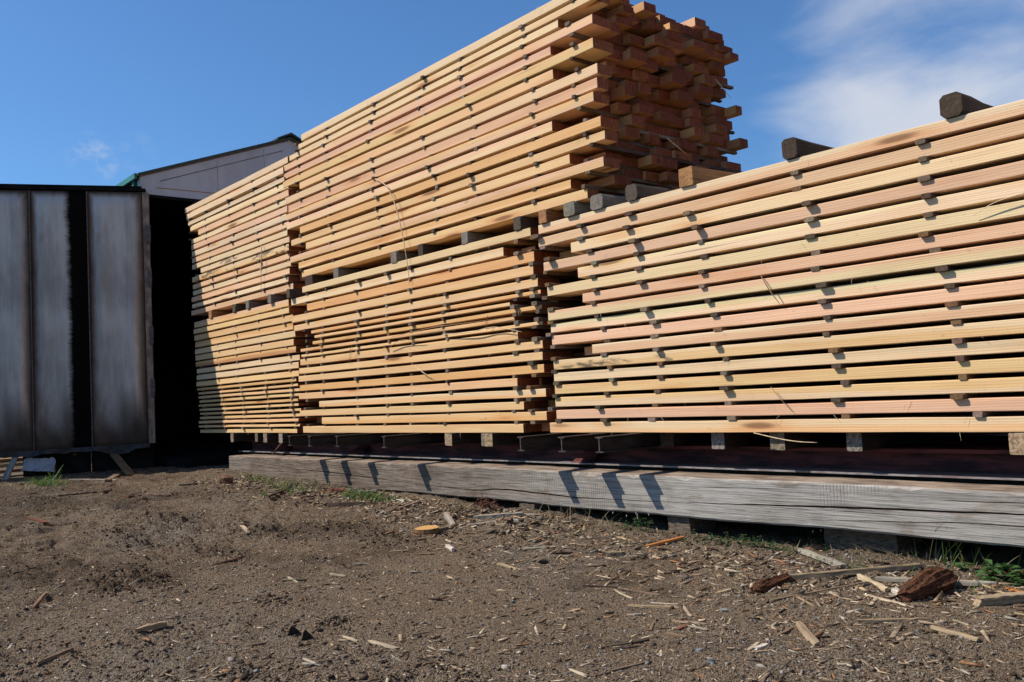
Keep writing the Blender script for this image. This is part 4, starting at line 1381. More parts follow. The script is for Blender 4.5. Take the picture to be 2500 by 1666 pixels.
SCR = [
    (1921, 1418, 2244, 1386, 15, S_TAN, 'long tan plank scrap reaching from the small bark chunk to the timber', .75),
    (2142, 1416, 2434, 1430, 13, S_GREY, 'silver-grey plank scrap behind the big bark chunk', .7),
    (1950, 1347, 2064, 1388, 15, S_GREY, 'grey lath slanting down behind the long tan plank', .7),
    (1887, 1470, 2118, 1427, 7, S_BROWN, 'thin brown lath half sunk in dirt before the long tan plank', .3),
    (2098, 1414, 2165, 1446, 13, S_PALE, 'pale short lath leaning at the left of the big bark chunk', .8),
    (2180, 1444, 2206, 1456, 18, S_WHITE, 'whitish wood chunk touching the big bark chunk', .6),
    (2115, 1454, 2210, 1478, 10, S_PALE, 'frayed pale splinter in front of the big bark chunk', .3),
    (2124, 1482, 2140, 1464, 9, S_PALE, 'small pale sliver beside the frayed splinter', .3),
    (2383, 1478, 2520, 1462, 24, S_TAN, 'thick tan slab scrap cut off by the right edge', .7),
    (2094, 1520, 2271, 1517, 12, S_TAN, 'straight tan stick lying level below the big bark chunk', .7),
    (2278, 1538, 2390, 1569, 13, S_TAN, 'tan stick slanting down at lower right', .6),
    (1951, 1526, 1996, 1577, 19, S_TAN, 'stubby tan stick pointing at the camera at lower right', .5),
    (1894, 1553, 1931, 1536, 9, S_BROWN, 'small brown stick left of the stubby tan one', .4),
    (2329, 1516, 2363, 1527, 5, S_PALE, 'thin pale sliver above the slanting stick at lower right', .4),
    (2462, 1440, 2520, 1455, 12, S_ORANGE, 'bright orange chip at the right edge near the green leaves', .5),
    (2438, 1399, 2510, 1401, 12, S_RED, 'reddish board scrap under the timber at the right edge', .5),
    (1579, 1336, 1671, 1314, 12, S_ORANGE, 'bright orange splintered stick beside the prop block', .5),
    (1565, 1327, 1640, 1318, 5, S_BROWN, 'thin brown stick behind the orange splintered one', .5),
    (1473, 1356, 1524, 1356, 13, S_TAN, 'short thick tan peg lying left of the orange splinter', .8),
    (1353, 1353, 1393, 1351, 9, S_DARK, 'dark brown short stick left of the thick tan peg', .6),
    (1735, 1357, 1769, 1360, 9, S_PALE, 'flat pale pinkish chip right of the orange splinter', .2),
    (1535, 1481, 1654, 1484, 10, S_TAN, 'flat layered tan stick at centre right of the yard', .4),
    (1588, 1473, 1660, 1477, 4, S_PALE, 'thin pale stick just behind the layered tan one', .6),
    (1647, 1517, 1722, 1522, 11, S_TAN, 'tan chip with a ragged end above the rusty scrap', .3),
    (1680, 1530, 1727, 1541, 10, S_GREY, 'grey curled sliver under the ragged tan chip', .2),
    (1626, 1548, 1677, 1557, 9, S_BROWN, 'brown chip below the rusty scrap', .5),
    (1655, 1540, 1676, 1530, 13, S_RED, 'small rusty red scrap at centre right', .6),
    (1467, 1585, 1582, 1565, 11, S_DARK, 'bundle of dark twigs half buried at lower centre', .4),
    (1495, 1590, 1560, 1579, 5, S_DARK, 'dark twig lying in front of the buried bundle', .6),
    (1490, 1641, 1572, 1621, 7, S_BROWN, 'brown twig near the bottom edge right of centre', .6),
    (1392, 1636, 1429, 1651, 10, S_PALE, 'pale chip near the bottom edge left of the brown twig', .4),
    (1422, 1432, 1520, 1438, 6, S_DARK, 'dark crooked twig at the middle of the yard', .6),
    (1510, 1438, 1612, 1456, 5, S_BROWN, 'thin brown twig continuing right of the crooked dark one', .6),
    (1500, 1441, 1542, 1462, 6, S_PALE, 'pale forked sliver under the thin brown twig', .3),
    (1460, 1505, 1514, 1503, 7, S_BROWN, 'flat brown sliver at the middle of the yard', .4),
    (1669, 1480, 1691, 1509, 7, S_PALE, 'pale sliver pointing at the camera right of the layered stick', .4),
    (1589, 1541, 1601, 1514, 6, S_BROWN, 'small bent twig left of the rusty scrap', .7),
    (1827, 1590, 1851, 1572, 11, S_PALE, 'pale wood shaving crossing another near the lower right', .2),
    (1824, 1595, 1885, 1589, 6, S_TAN, 'tan sliver under the crossed shavings', .4),
    (1846, 1585, 1870, 1575, 13, S_WHITE, 'white folded chip among the crossed shavings', .3),
    (1795, 1578, 1836, 1579, 5, S_BROWN, 'thin twig left of the crossed shavings', .6),
    (1943, 1454, 1990, 1480, 5, S_TAN, 'thin tan sliver across the sunken brown lath', .5),
    (1388, 1495, 1410, 1489, 13, S_TAN, 'rounded pale brown chip near the middle of the yard', .15),
    (1088, 1257, 1108, 1283, 14, S_GREY, 'grey flat board scrap standing behind the orange log slice', .5),
    (1066, 1299, 1113, 1285, 12, S_BROWN, 'brown wedge touching the right side of the orange log slice', .6),
    (1156, 1270, 1278, 1260, 13, S_GREY, 'long grey plank scrap under the shadowed timber edge', .7),
    (1144, 1282, 1210, 1275, 7, S_GREY, 'thin grey strip in front of the long grey plank scrap', .5),
    (1244, 1280, 1246, 1271, 13, S_BROWN, 'brown cube of wood beside the long grey plank scrap', .9),
    (1254, 1272, 1269, 1272, 8, S_WHITE, 'little white chip right of the brown cube', .6),
    (1278, 1257, 1325, 1258, 7, S_GREY, 'grey sliver in the shade below the striped timber part', .5),
    (1013, 1356, 1060, 1355, 9, S_BROWN, 'brown peg lying below the orange log slice', .7),
    (1091, 1337, 1107, 1347, 11, S_WHITE, 'ridged whitish chunk right of the brown peg', .7),
    (1217, 1378, 1261, 1391, 9, S_TAN, 'pale tan stick slanting at the centre of the yard', .5),
    (1275, 1342, 1353, 1338, 8, S_GREY, 'flat grey shingle-like scrap at the centre', .2),
    (805, 1402, 845, 1408, 6, S_PALE, 'pale stick left of the centre of the yard', .6),
    (690, 1420, 745, 1417, 9, S_TAN, 'small heap of tan slivers at left centre', .4),
    (704, 1410, 728, 1424, 6, S_PALE, 'pale sliver across the small heap at left centre', .4),
    (904, 1566, 969, 1584, 17, S_PALE, 'curved pale peeled shaving at lower left centre', .2),
    (841, 1556, 870, 1565, 7, S_PALE, 'little pale stick left of the curved shaving', .5),
    (1008, 1551, 1054, 1544, 5, S_BROWN, 'thin brown twig right of the curved shaving', .7),
    (963, 1571, 1016, 1563, 5, S_BROWN, 'twig ending at the curved pale shaving', .7),
    (905, 1520, 925, 1524, 10, S_BROWN, 'small brown bark chip above the curved shaving', .5),
    (799, 1236, 890, 1233, 13, S_DARK, 'dark weathered stick among chips before the timber', .7),
    (805, 1205, 836, 1203, 18, S_RED, 'reddish bark piece in the weeds at the timber foot', .5),
    (849, 1199, 886, 1196, 10, S_GREY, 'grey board end poking from under the timber', .5),
    (862, 1211, 918, 1205, 9, S_GREY, 'grey board scrap lying in the weeds at the timber foot', .5),
    (957, 1224, 989, 1226, 7, S_WHITE, 'white stick in front of the leftmost prop block', .8),
    (990, 1240, 1025, 1228, 12, S_BROWN, 'brown wedge before the leftmost prop block', .6),
    (342, 1541, 406, 1530, 13, S_TAN, 'squared tan stick lying at lower left', .8),
    (95, 1623, 177, 1590, 8, S_BROWN, 'long brown twig near the lower left corner', .8),
    (82, 1490, 112, 1464, 8, S_BROWN, 'brown twig standing out at the left edge', .7),
    (320, 1473, 357, 1462, 6, S_BROWN, 'brown sliver at left above the squared stick', .5),
    (520, 1380, 592, 1360, 8, S_RED, 'dark reddish bark strip left of the yard centre', .4),
    (371, 1415, 411, 1405, 8, S_BROWN, 'brown stick on the churned dirt at left', .5),
    (146, 1213, 235, 1204, 6, S_DARK, 'long dark stick in front of the kiln door', .7),
    (253, 1206, 272, 1203, 7, S_DARK, 'dark stub right of the long dark stick before the door', .7),
    (354, 1214, 418, 1209, 8, S_BROWN, 'brown bark strip near the doorway shadow', .6),
    (440, 1186, 484, 1183, 6, S_DARK, 'dark sliver at the edge of the doorway shadow', .6),
    (605, 1204, 643, 1190, 10, S_DARK, 'dark flat stick left of the green weeds', .3),
    (656, 1218, 694, 1206, 9, S_DARK, 'dark stick below the green weeds', .4),
    (590, 1286, 606, 1302, 8, S_PALE, 'pale bent chip on the dark churned dirt', .5),
    (707, 1521, 731, 1512, 7, S_DARK, 'dark stick above the two black shards', .6),
    (65, 1284, 116, 1288, 9, S_RED, 'reddish brown bark chip at the left edge', .4),
    (170, 1172, 284, 1174, 4, S_GREY, 'thin grey metal strip along the edge of the door shadow', .5),
    (262, 1176, 290, 1160, 14, S_BROWN, 'brown board offcut lying in the door shadow', .3),
    (1240, 1551, 1265, 1543, 5, S_BROWN, 'small twig at lower centre', .6),
    (1163, 1560, 1184, 1550, 5, S_TAN, 'tan sliver at lower centre left of the small twig', .5),
    (1340, 1547, 1381, 1545, 5, S_TAN, 'straight tan sliver at lower centre right', .5),
    (1313, 1522, 1335, 1510, 6, S_BROWN, 'brown twig above the straight tan sliver', .6),
    (1102, 1626, 1130, 1637, 7, S_TAN, 'tan chip at the bottom edge near the centre', .5),
    (1750, 1447, 1790, 1437, 12, S_TAN, 'pale flaky chip left of the small bark chunk', .25),
    (1790, 1426, 1824, 1422, 5, S_DARK, 'dark sliver above the flaky chip by the bark chunk', .5),
    (1620, 1403, 1650, 1398, 8, S_DARK, 'dark bark flake right of the yard centre', .5),
    (1455, 1652, 1500, 1640, 5, S_DARK, 'dark stick at the very bottom right of centre', .6),
]
for s in SCR:
    scrap(*s)


def lump(px, py, w_px, h_px, mat, label, name, cat, seed=1, squash=(1, .7, .6), grooves=0.0, rot=0.0, jit=.22, sink=.15, sub=2):
    p = gpt(px, py)
    s = p.length / FPX
    bm = bmesh.new()
    bmesh.ops.create_icosphere(bm, subdivisions=sub, radius=.5)
    rr = random.Random(seed)
    for v in bm.verts:
        k = 1 + rr.uniform(-jit, jit)
        if grooves:
            k *= 1 + grooves * math.sin(v.co.y * 34 + v.co.z * 20 + rr.random())
        v.co = v.co * k
        if v.co.z < -.3:
            v.co.z = -.3
        v.co.x *= squash[0] * w_px * s
        v.co.y *= squash[1] * w_px * s
        v.co.z *= squash[2] * h_px * s * 1.4
    zmin = min(v.co.z for v in bm.verts)
    hgt = max(v.co.z for v in bm.verts) - zmin
    o = bm_obj(name, bm, mat)
    o.location = (p.x, p.y, p.z - zmin - sink * hgt)
    o.rotation_euler = (0, 0, rot)
    return tag(o, label, cat)


CAMR = math.atan2(ROT[1][0], ROT[0][0])


def bark_mat():
    m, t, b = new_mat('furrowed_bark', 0.95, 0.08)
    tco = node(t, 'ShaderNodeTexCoord')
    g = noise(t, tco.outputs['Object'], (14, 150, 150), 1, 4, 0.65, 0.4)
    q = noise(t, tco.outputs['Object'], (20, 30, 30), 1, 3, 0.6)
    c = mixc(t, smooth(t, g, 0.34, 0.62), (.022, .012, .009), (.14, .062, .034))
    c = mixc(t, smooth(t, q, 0.55, 0.7, 0.0, 0.6), c, (.20, .085, .04))
    t.links.new(c, b.inputs['Base Color'])
    bump(t, b, g, 1.0, 0.012)
    return m


M_FURROW = bark_mat()


def bark_chunk(px1, py1, px2, py2, thick_px, label, seed, mid=0.62):
    """broken slab of bark lying between two spots, furrowed along its length"""
    rr = random.Random(seed)
    a, b_ = gpt(px1, py1), gpt(px2, py2)
    d = b_ - a
    ln = d.length
    th = thick_px * a.length / FPX
    ns_, nr = 26, 34
    ph = [rr.uniform(0, 6.28) for _ in range(8)]
    vs, fs = [], []
    for i in range(ns_):
        t = i / (ns_ - 1)
        env = (max(0.0, math.sin(math.pi * min(1, max(0, .06 + .88 * t)))) ** .38) * (1 + .18 * math.sin(t * 5 + ph[0]))
        for k in range(nr):
            an = 6.2832 * k / nr
            fur = (.11 * math.sin(an * 7 + ph[1] + 1.3 * math.sin(t * 4 + ph[2])) + .07 * math.sin(an * 13 + ph[3] + t * 3) + .05 * rr.uniform(-1, 1))
            r = env * (1 + fur)
            y = math.cos(an) * r * th * mid
            z = math.sin(an) * r * th * .5
            x = t * ln + math.sin(an * 3 + ph[4]) * .03 * ln * (1 if i in (0, ns_ - 1) else .3) + rr.uniform(-.01, .01) * ln
            vs.append((x, y, max(z, -th * .25)))
    for i in range(ns_ - 1):
        for k in range(nr):
            p, q = i * nr + k, i * nr + (k + 1) % nr
            fs.append((p, q, q + nr, p + nr))
    fs.append(tuple(range(nr - 1, -1, -1)))
    fs.append(tuple(range((ns_ - 1) * nr, ns_ * nr)))
    o = mesh_obj('bark_chunk', vs, fs, M_FURROW)
    o.location = (a.x, a.y, a.z + th * .20)
    o.rotation_euler = (0, -math.asin(max(-.5, min(.5, d.z / ln))), math.atan2(d.y, d.x))
    return tag(o, label, 'bark chunk')


bark_chunk(1848, 1450, 1924, 1418, 34, 'small dark brown bark chunk at the end of the long tan plank', 3)
bark_chunk(2210, 1470, 2314, 1420, 56, 'big reddish brown furrowed bark chunk at lower right', 5)
lump(552, 1182, 34, 26, plain_mat('rusty_chunk_face', (.13, .06, .035), .9, .5, 30), 'rust-brown angular chunk near the timber end', 'bark_chunk', 'bark chunk', 8, (1, .7, .8), 0, .3, .25, .1)
lump(1326, 1375, 28, 14, M_BLACK, 'blackened lump at the centre of the yard', 'charred_lump', 'lump', 9)
lump(1252, 1472, 14, 10, plain_mat('black_stone_face', (.012, .013, .018), .4), 'small shiny black stone at the centre', 'stone', 'stone', 10)
lump(1234, 1630, 24, 11, plain_mat('white_stone_face', (.36, .335, .30), .8), 'white stone at the bottom edge near the centre', 'stone', 'stone', 11)
lump(564, 1614, 22, 15, plain_mat('round_stone_face', (.20, .175, .15), .8), 'round grey-brown stone on the pebble heap at lower left', 'stone', 'stone', 12, jit=.08)
lump(1735, 1619, 22, 16, plain_mat('blue_stone_face', (.075, .085, .10), .6), 'dark blue-grey stone near the bottom right of centre', 'stone', 'stone', 13)
lump(1706, 1590, 16, 9, plain_mat('slate_stone_face', (.13, .16, .18), .6), 'small slate-blue stone above the dark blue-grey one', 'stone', 'stone', 14)
lump(1770, 1492, 26, 10, plain_mat('pale_slate_face', (.17, .18, .17), .8), 'flat pale grey stone right of the layered stick', 'stone', 'stone', 15)
lump(312, 1227, 28, 12, M_BARK, 'dark bark lump between the door and the churned dirt', 'bark_chunk', 'bark chunk', 16)
lump(1090, 1381, 16, 9, M_BARK, 'small dark knot on the ground right of the brown peg', 'bark_chunk', 'bark chunk', 17)
lump(1856, 1628, 24, 9, plain_mat('cream_stone_face', (.36, .33, .28), .8), 'flat cream stone below the crossed shavings', 'stone', 'stone', 18)
lump(1990, 1344, 46, 18, plain_mat('brick_scrap_face', (.25, .125, .085), .9, .3, 30), 'worn reddish brick piece under the timber behind the grey lath', 'brick_scrap', 'brick', 19, (1, .5, .8), 0, CAMR - .5, .06, .1)

# two black shards standing up from the dirt
for px, py, w, h, lb in ((713, 1554, 26, 24, 'taller black shard sticking up at lower left, left of its twin'), (745, 1564, 22, 27, 'right-hand black shard sticking up at lower left')):
    p = gpt(px, py)
    s = p.length / FPX
    rgt = Vector((ROT[0][0], ROT[1][0], 0)).normalized()
    dep = Vector((-rgt.y, rgt.x, 0))
    prof = [(-.55, -.15), (.5, -.1), (.52, .35), (.2, .8), (.02, 1.0), (-.2, .7), (-.35, .3)]
    vs = [p + rgt * (a * w * s) + Vector((0, 0, b * h * s)) + dep * (.012 * (1 - b)) for a, b in prof] + [p + rgt * (a * w * s * .9) + Vector((0, 0, b * h * s * .95)) + dep * (.045 * (1.1 - b)) for a, b in prof]
    n = len(prof)
    fs = [tuple(range(n)), tuple(range(2 * n - 1, n - 1, -1))] + [((i + 1) % n, i, i + n, (i + 1) % n + n) for i in range(n)]
    tag(mesh_obj('bark_shard', vs, fs, plain_mat('black_shard_face', (.022, .017, .014), .9, .4, 40)), lb, 'bark shard')

# orange log slice
p = gpt(1043, 1300)
s = p.length / FPX
bm = bmesh.new()
N = 26
rim = [(.5 * 60 * s * (1 + .07 * math.sin(3 * a + 1) + rnd.uniform(-.02, .02)), a) for a in [6.2832 * i / N for i in range(N)]]
ht = .030
top = [bm.verts.new((r * math.cos(a), r * math.sin(a) * .9, ht + .004 * math.sin(a))) for r, a in rim]
bot = [bm.verts.new((r * 1.0 * math.cos(a), r * math.sin(a) * .9, 0)) for r, a in rim]
bm.faces.new(top)
bm.faces.new(bot[::-1])
for i in range(N):
    bm.faces.new((bot[i], bot[(i + 1) % N], top[(i + 1) % N], top[i]))


def slice_mat():
    m, t, b = new_mat('log_slice_wood', .75, .2)
    geo = node(t, 'ShaderNodeNewGeometry')
    tco = node(t, 'ShaderNodeTexCoord')
    nz = node(t, 'ShaderNodeSeparateXYZ')
    t.links.new(geo.outputs['Normal'], nz.inputs[0])
    r = vmath(t, 'LENGTH', vmath(t, 'MULTIPLY', tco.outputs['Object'], (1, 1.1, 0)).outputs[0]).outputs['Value']
    ring = mathn(t, 'SINE', mathn(t, 'MULTIPLY', r, 900.0))
    n = noise(t, tco.outputs['Object'], (60, 60, 20), 1, 3)
    c = mixc(t, smooth(t, mathn(t, 'ADD', mathn(t, 'MULTIPLY', ring, .2), n), .3, .8), (.38, .20, .065), (.50, .31, .12))
    bk = mixc(t, n, (.06, .03, .015), (.28, .16, .07))
    t.links.new(mixc(t, smooth(t, nz.outputs[2], .5, .8), bk, c), b.inputs['Base Color'])
    return m


o = bm_obj('log_slice', bm, slice_mat())
o.location = (p.x, p.y, p.z + .002)
tag(o, 'bright orange cut log slice lying before the timber', 'log slice')

# ---------------------------------------------------------------- clutter under the door
rough_block('kiln_threshold', -12.3, -11.35, 4.2, 7.5, -.95, -.62, M_BLACK, 'blackened sill in the kiln doorway under the left packs', 'sill', .004)


def leaning(p1, p2, w, t, col, label, name='leaning_board'):
    a, b = Vector(p1), Vector(p2)
    d = b - a
    v, f = chamfer_bar(d.length, w, t, 5, .003, .002, 'X', rnd)
    o = mesh_obj(name, v, f, M_SCRAP)
    o.location = a
    o.rotation_mode = 'QUATERNION'
    o.rotation_quaternion = d.to_track_quat('X', 'Z')
    o.color = (*col, 1)
    return tag(o, label, 'board')


def dpt(px, py, off=0.0):
    """point near the plane of the door seen at a pixel, off metres towards the yard"""
    r = ray(px, py)
    q = DP + DN * off
    k = (q.x * DN.x + q.y * DN.y) / (r[0] * DN.x + r[1] * DN.y)
    return Vector(r * k)


def low(pv):
    return Vector((pv.x, pv.y, float(z_ground(pv.x, pv.y)) - .01))


leaning(low(gpt(20, 1173)), dpt(46, 1116, -.05), .07, .025, (.22, .23, .23), 'grey board propped against the lower edge of the kiln door')
leaning(low(gpt(330, 1160)), dpt(288, 1112, -.03), .09, .03, (.16, .105, .06), 'brown board leaning under the kiln door near the doorway')
leaning(low(gpt(140, 1152)), dpt(180, 1112, -.03), .035, .025, (.10, .075, .05), 'thin dark stick leaning under the middle of the kiln door')
# crumpled white sheet
A, B = dpt(52, 1150, .05), dpt(134, 1152, .05)
C_, D_ = dpt(134, 1118, -.02), dpt(60, 1118, -.02)
vs, fs = [], []
nn = 10
for j in range(6):
    for i in range(nn):
        u, v = i / (nn - 1), j / 5
        q = A.lerp(B, u).lerp(D_.lerp(C_, u), v) + Vector((rnd.uniform(-.012, .012), rnd.uniform(-.012, .012), rnd.uniform(-.01, .01)))
        vs.append(q)
m0 = len(vs)
vs += [q - DN * .004 for q in vs]
for j in range(5):
    for i in range(nn - 1):
        a = j * nn + i
        fs += [(a, a + 1, a + nn + 1, a + nn), (m0 + a + nn, m0 + a + nn + 1, m0 + a + 1, m0 + a)]
tag(mesh_obj('crumpled_sheet', vs, fs, M_PAPER), 'crumpled white sheet stuck under the kiln door', 'sheet')
# sunlit scrap pile behind the door, seen below it at the left edge
for i, (px, py, c, lb) in enumerate(((12, 1128, (.42, .27, .15), 'pale board on the scrap pile behind the door, topmost'), (6, 1143, (.50, .36, .22), 'pale board on the scrap pile behind the door, second from top'),
                                     (18, 1156, (.33, .13, .06), 'reddish board at the foot of the scrap pile behind the door'), (40, 1128, (.30, .17, .09), 'brown board poking out behind the leaning grey board'))):
    d = ray(px, py)
    q = Vector(d * (-12.95 / d[0]))
    leaning(q + Vector((0, -.6, 0)), q + Vector((.05, .35, .01)), .10, .035, c, lb, 'pile_board')
q = gpt(10, 1180)
rough_block('pile_block', -13.5, -12.9, 1.4, 2.9, -.80, -.71, M_BLOCK, 'low block carrying the scrap pile behind the door', 'block', .01)


# ---------------------------------------------------------------- plants
def blade_strip(vs, fs, base, h, lean, width, curl, rr):
    a = rr.uniform(0, 6.283)
    dx, dy = math.cos(a), math.sin(a)
    sx, sy = -dy, dx
    b0 = len(vs)
    n = 4
    for i in range(n):
        t = i / n
        out_ = lean * (t + curl * t * t)
        z = h * (t - .25 * curl * t * t)
        w = width * (1 - t * .75)
        c = Vector((base[0] + dx * out_ * h, base[1] + dy * out_ * h, base[2] + z))
        vs += [c + Vector((sx * w, sy * w, 0)), c - Vector((sx * w, sy * w, 0))]
    t = 1.0
    out_ = lean * (t + curl)
    vs.append(Vector((base[0] + dx * out_ * h, base[1] + dy * out_ * h, base[2] + h * (1 - .25 * curl))))
    for i in range(n - 1):
        k = b0 + 2 * i
        fs.append((k, k + 1, k + 3, k + 2))
    k = b0 + 2 * (n - 1)
    fs.append((k, k + 1, b0 + 2 * n))


def tuft(px, py, rx, ry, n, h, label, mat=M_GRASS, width=.0035, lean=(.1, .7), seed=0, dry=0.0, name='grass_tuft'):
    rr = random.Random(seed)
    c = gpt(px, py)
    parts = {'blades': ([], []), 'dry_blades': ([], [])}
    for i in range(n):
        g = rr.gauss(0, .5), rr.gauss(0, .5)
        x, y = c.x + g[0] * rx, c.y + g[1] * ry
        base = (x - c.x, y - c.y, float(z_ground(x, y)) - .004 - c.z)
        key = 'dry_blades' if rr.random() < dry else 'blades'
        blade_strip(*parts[key], base, h * rr.uniform(.45, 1.15), rr.uniform(*lean), width * rr.uniform(.7, 1.3), rr.uniform(.1, .9), rr)
    e = empty(name, label, 'grass tuft', c)
    for key, (vs, fs) in parts.items():
        if vs:
            o = mesh_obj(key, vs, fs, mat if key == 'blades' else M_DRY, e)
            o['kind'] = 'stuff'
    return e


def weed(px, py, rx, ry, n, size, h, label, mat=M_LEAF, seed=0, flowers=0, name='weed'):
    rr = random.Random(seed)
    c = gpt(px, py)
    vs, fs, sv, sf, fv, ff = [], [], [], [], [], []
    for i in range(n):
        x, y = rr.gauss(0, .5) * rx, rr.gauss(0, .5) * ry
        zb = float(z_ground(c.x + x, c.y + y)) - c.z - .004
        hh = h * rr.uniform(.3, 1.1)
        lx, ly = rr.uniform(-.3, .3) * hh, rr.uniform(-.3, .3) * hh
        v, f = tube([(x, y, zb), (x + lx * .4, y + ly * .4, zb + hh * .55), (x + lx, y + ly, zb + hh)], .0012, 3)
        b0 = len(sv)
        sv += v
        sf += [tuple(k + b0 for k in q) for q in f]
        for j in range(rr.randint(5, 9)):
            t = rr.uniform(.25, 1)
            q = Vector((x + lx * t, y + ly * t, zb + hh * t))
            a = rr.uniform(0, 6.283)
            d = Vector((math.cos(a), math.sin(a), rr.uniform(-.1, .7))).normalized()
            sd = d.cross(Vector((0, 0, 1))).normalized()
            l = size * rr.uniform(.6, 1.3)
            b0 = len(vs)
            vs += [q, q + d * l * .5 + sd * l * .26, q + d * l - Vector((0, 0, l * .25)), q + d * l * .5 - sd * l * .26]
            fs.append((b0, b0 + 1, b0 + 2, b0 + 3))
    for i in range(flowers):
        k = rr.randrange(n)
        q = Vector((rr.gauss(0, .4) * rx, rr.gauss(0, .4) * ry, h * rr.uniform(.7, 1.2)))
        v, f = tube([q, q + Vector((0, 0, .006)), q + Vector((0, 0, .012))], .0035, 6)
        b0 = len(fv)
        fv += v
        ff += [tuple(k2 + b0 for k2 in q2) for q2 in f]
        v, f = tube([(q.x, q.y, -.01), (q.x * 1.02, q.y, q.z * .5), q], .001, 3)
        b0 = len(sv)
        sv += v
        sf += [tuple(k2 + b0 for k2 in q2) for q2 in f]
    e = empty(name, label, 'weed', c)
    for nm, v, f, m in (('leaves', vs, fs, mat), ('stems', sv, sf, M_LEAF), ('flowers', fv, ff, M_BUD)):
        if v:
            o = mesh_obj(nm, v, f, m, e)
            o['kind'] = 'stuff'
    return e


tuft(112, 1184, .42, .13, 420, .085, 'bright green grass tuft in front of the kiln door', M_GRASS, .0035, (.1, .9), 1, .12)
tuft(128, 1180, .08, .05, 18, .20, 'tall green blades standing in the grass before the kiln door', M_GRASS, .006, (.1, .8), 2)
tuft(60, 1194, .5, .14, 160, .045, 'low yellowish grass at the left edge before the door', M_DRY, .003, (.3, 1.2), 3)
tuft(700, 1195, .55, .20, 260, .075, 'green grass patch at the foot of the timber, left of the weeds', M_GRASS, .0035, (.2, 1.2), 4, .3)
tuft(625, 1172, .35, .12, 130, .06, 'small grass patch at the buried end of the timber', M_GRASS, .003, (.2, 1.2), 5, .25)
tuft(640, 1207, .14, .06, 60, .04, 'tiny bright grass spot left of the dark flat stick', M_GRASS, .003, (.3, 1.2), 6)
tuft(760, 1190, .6, .10, 120, .11, 'dry grey grass stalks against the timber at left', M_DRY, .0022, (.1, 1.1), 7, 1.0)
tuft(905, 1215, .40, .10, 170, .07, 'green broad-bladed tuft under the lit timber edge', M_GRASS, .006, (.3, 1.3), 8, .1)
tuft(860, 1215, .25, .08, 80, .06, 'grass tuft between grey board scraps at the timber foot', M_GRASS, .005, (.3, 1.3), 9, .2)
tuft(1125, 1240, .20, .08, 46, .09, 'sparse pale grass under the timber left of the reddish weed', M_DRY, .003, (.2, 1.2), 10, .6)
weed(1188, 1245, .14, .05, 34, .028, .10, 'reddish brown leafy weed under the striped part of the timber', M_REDLEAF, 11)
tuft(1400, 1275, .30, .08, 22, .17, 'few long pale grass stalks before the timber shadow', M_DRY, .0022, (.3, 1.3), 12, .7)
weed(1555, 1293, .20, .07, 26, .020, .09, 'flowering weed left of the squared prop block', M_LEAF, 13, 6)
weed(1745, 1322, .26, .07, 30, .018, .05, 'low green weed right of the orange splinter', M_LEAF, 14)
weed(1848, 1336, .30, .07, 44, .018, .055, 'spreading low weed under the right part of the timber', M_LEAF, 15)
weed(2010, 1345, .08, .05, 14, .018, .10, 'small white-budded weed beside the brick piece', M_LEAF, 16, 4)
weed(2060, 1384, .16, .06, 22, .014, .05, 'tiny weed by the upper end of the long tan plank', M_LEAF, 17, 6)
tuft(2190, 1365, .70, .16, 170, .07, 'tangle of dry grass below the timber at right', M_DRY, .002, (.5, 1.8), 18, 1.0)
tuft(2400, 1385, .30, .12, 24, .15, 'tall green grass below the timber near the right edge', M_GRASS, .003, (.15, 1.1), 19, .25)
weed(2470, 1420, .20, .08, 26, .055, .07, 'broad green leaves at the right edge behind the orange chip', leaf_mat('broad_leaf', (.035, .09, .022), (.07, .15, .04)), 20)
tuft(2340, 1440, .20, .08, 40, .07, 'thin grass beside the silver-grey plank scrap', M_GRASS, .002, (.2, 1.0), 21, .5)
tuft(2300, 1375, .18, .06, 14, .26, 'few tall stalks in the shade below the timber at right', M_GRASS, .0022, (.1, .6), 22, .3)


# ---------------------------------------------------------------- slivers hanging on the stacks
def hang(pts, rad, label, mat=M_SLIVER, yoff=.022, name='wood_sliver'):
    q = [Vector(on_y(a, b, YF - yoff)) for a, b in pts]
    for i, v in enumerate(q):
        q[i] = v + Vector((0, -.015 * math.sin(math.pi * i / max(1, len(q) - 1)), 0))
    v, f = tube(smooth_path(q, 16), rad, 5)
    return tag(mesh_obj(name, v, f, mat, None, True), label, 'sliver')


hang([(915, 437), (945, 455), (968, 500), (985, 570), (996, 640), (1000, 692)], .0050, 'long curved sliver hanging down the tall upper middle pack', M_SLIVER)
hang([(637, 596), (641, 610), (640, 660), (638, 718)], .0050, 'straight sliver hanging on the upper left pack')
hang([(1858, 674), (1880, 705), (1903, 742)], .0038, 'brown sliver hanging below the orange knot on the right pack', M_SLIVER_D)
hang([(1840, 1057), (1900, 1070), (1950, 1078), (1995, 1081)], .0035, 'pale curved sliver sticking out below the right pack', M_SLIVER)
hang([(1079, 817), (1152, 811), (1210, 799), (1275, 811)], .0045, 'pale bowed sliver over the right end of the lower middle pack')
hang([(958, 822), (1060, 800), (1150, 788), (1257, 773)], .0036, 'long brown sliver along the thin courses of the lower middle pack', M_SLIVER_D, .016)
hang([(1013, 892), (1034, 908), (1054, 923)], .0042, 'short white sliver sticking out of the lower middle pack')
hang([(950, 850), (982, 831), (1033, 833)], .0038, 'bent brown sliver left of the bowed one on the lower middle pack', M_SLIVER_D)
hang([(1882, 945), (1910, 975), (1936, 1007)], .0022, 'fine dark sliver hanging low on the right pack', M_SLIVER_D)
hang([(2560, 455), (2499, 473), (2430, 496), (2376, 527)], .0032, 'long frayed sliver at the right edge of the right pack')
hang([(1185, 800), (1190, 785), (1194, 772), (1188, 808)], .0022, 'small looped sliver on the thin courses of the lower middle pack', M_SLIVER_D)
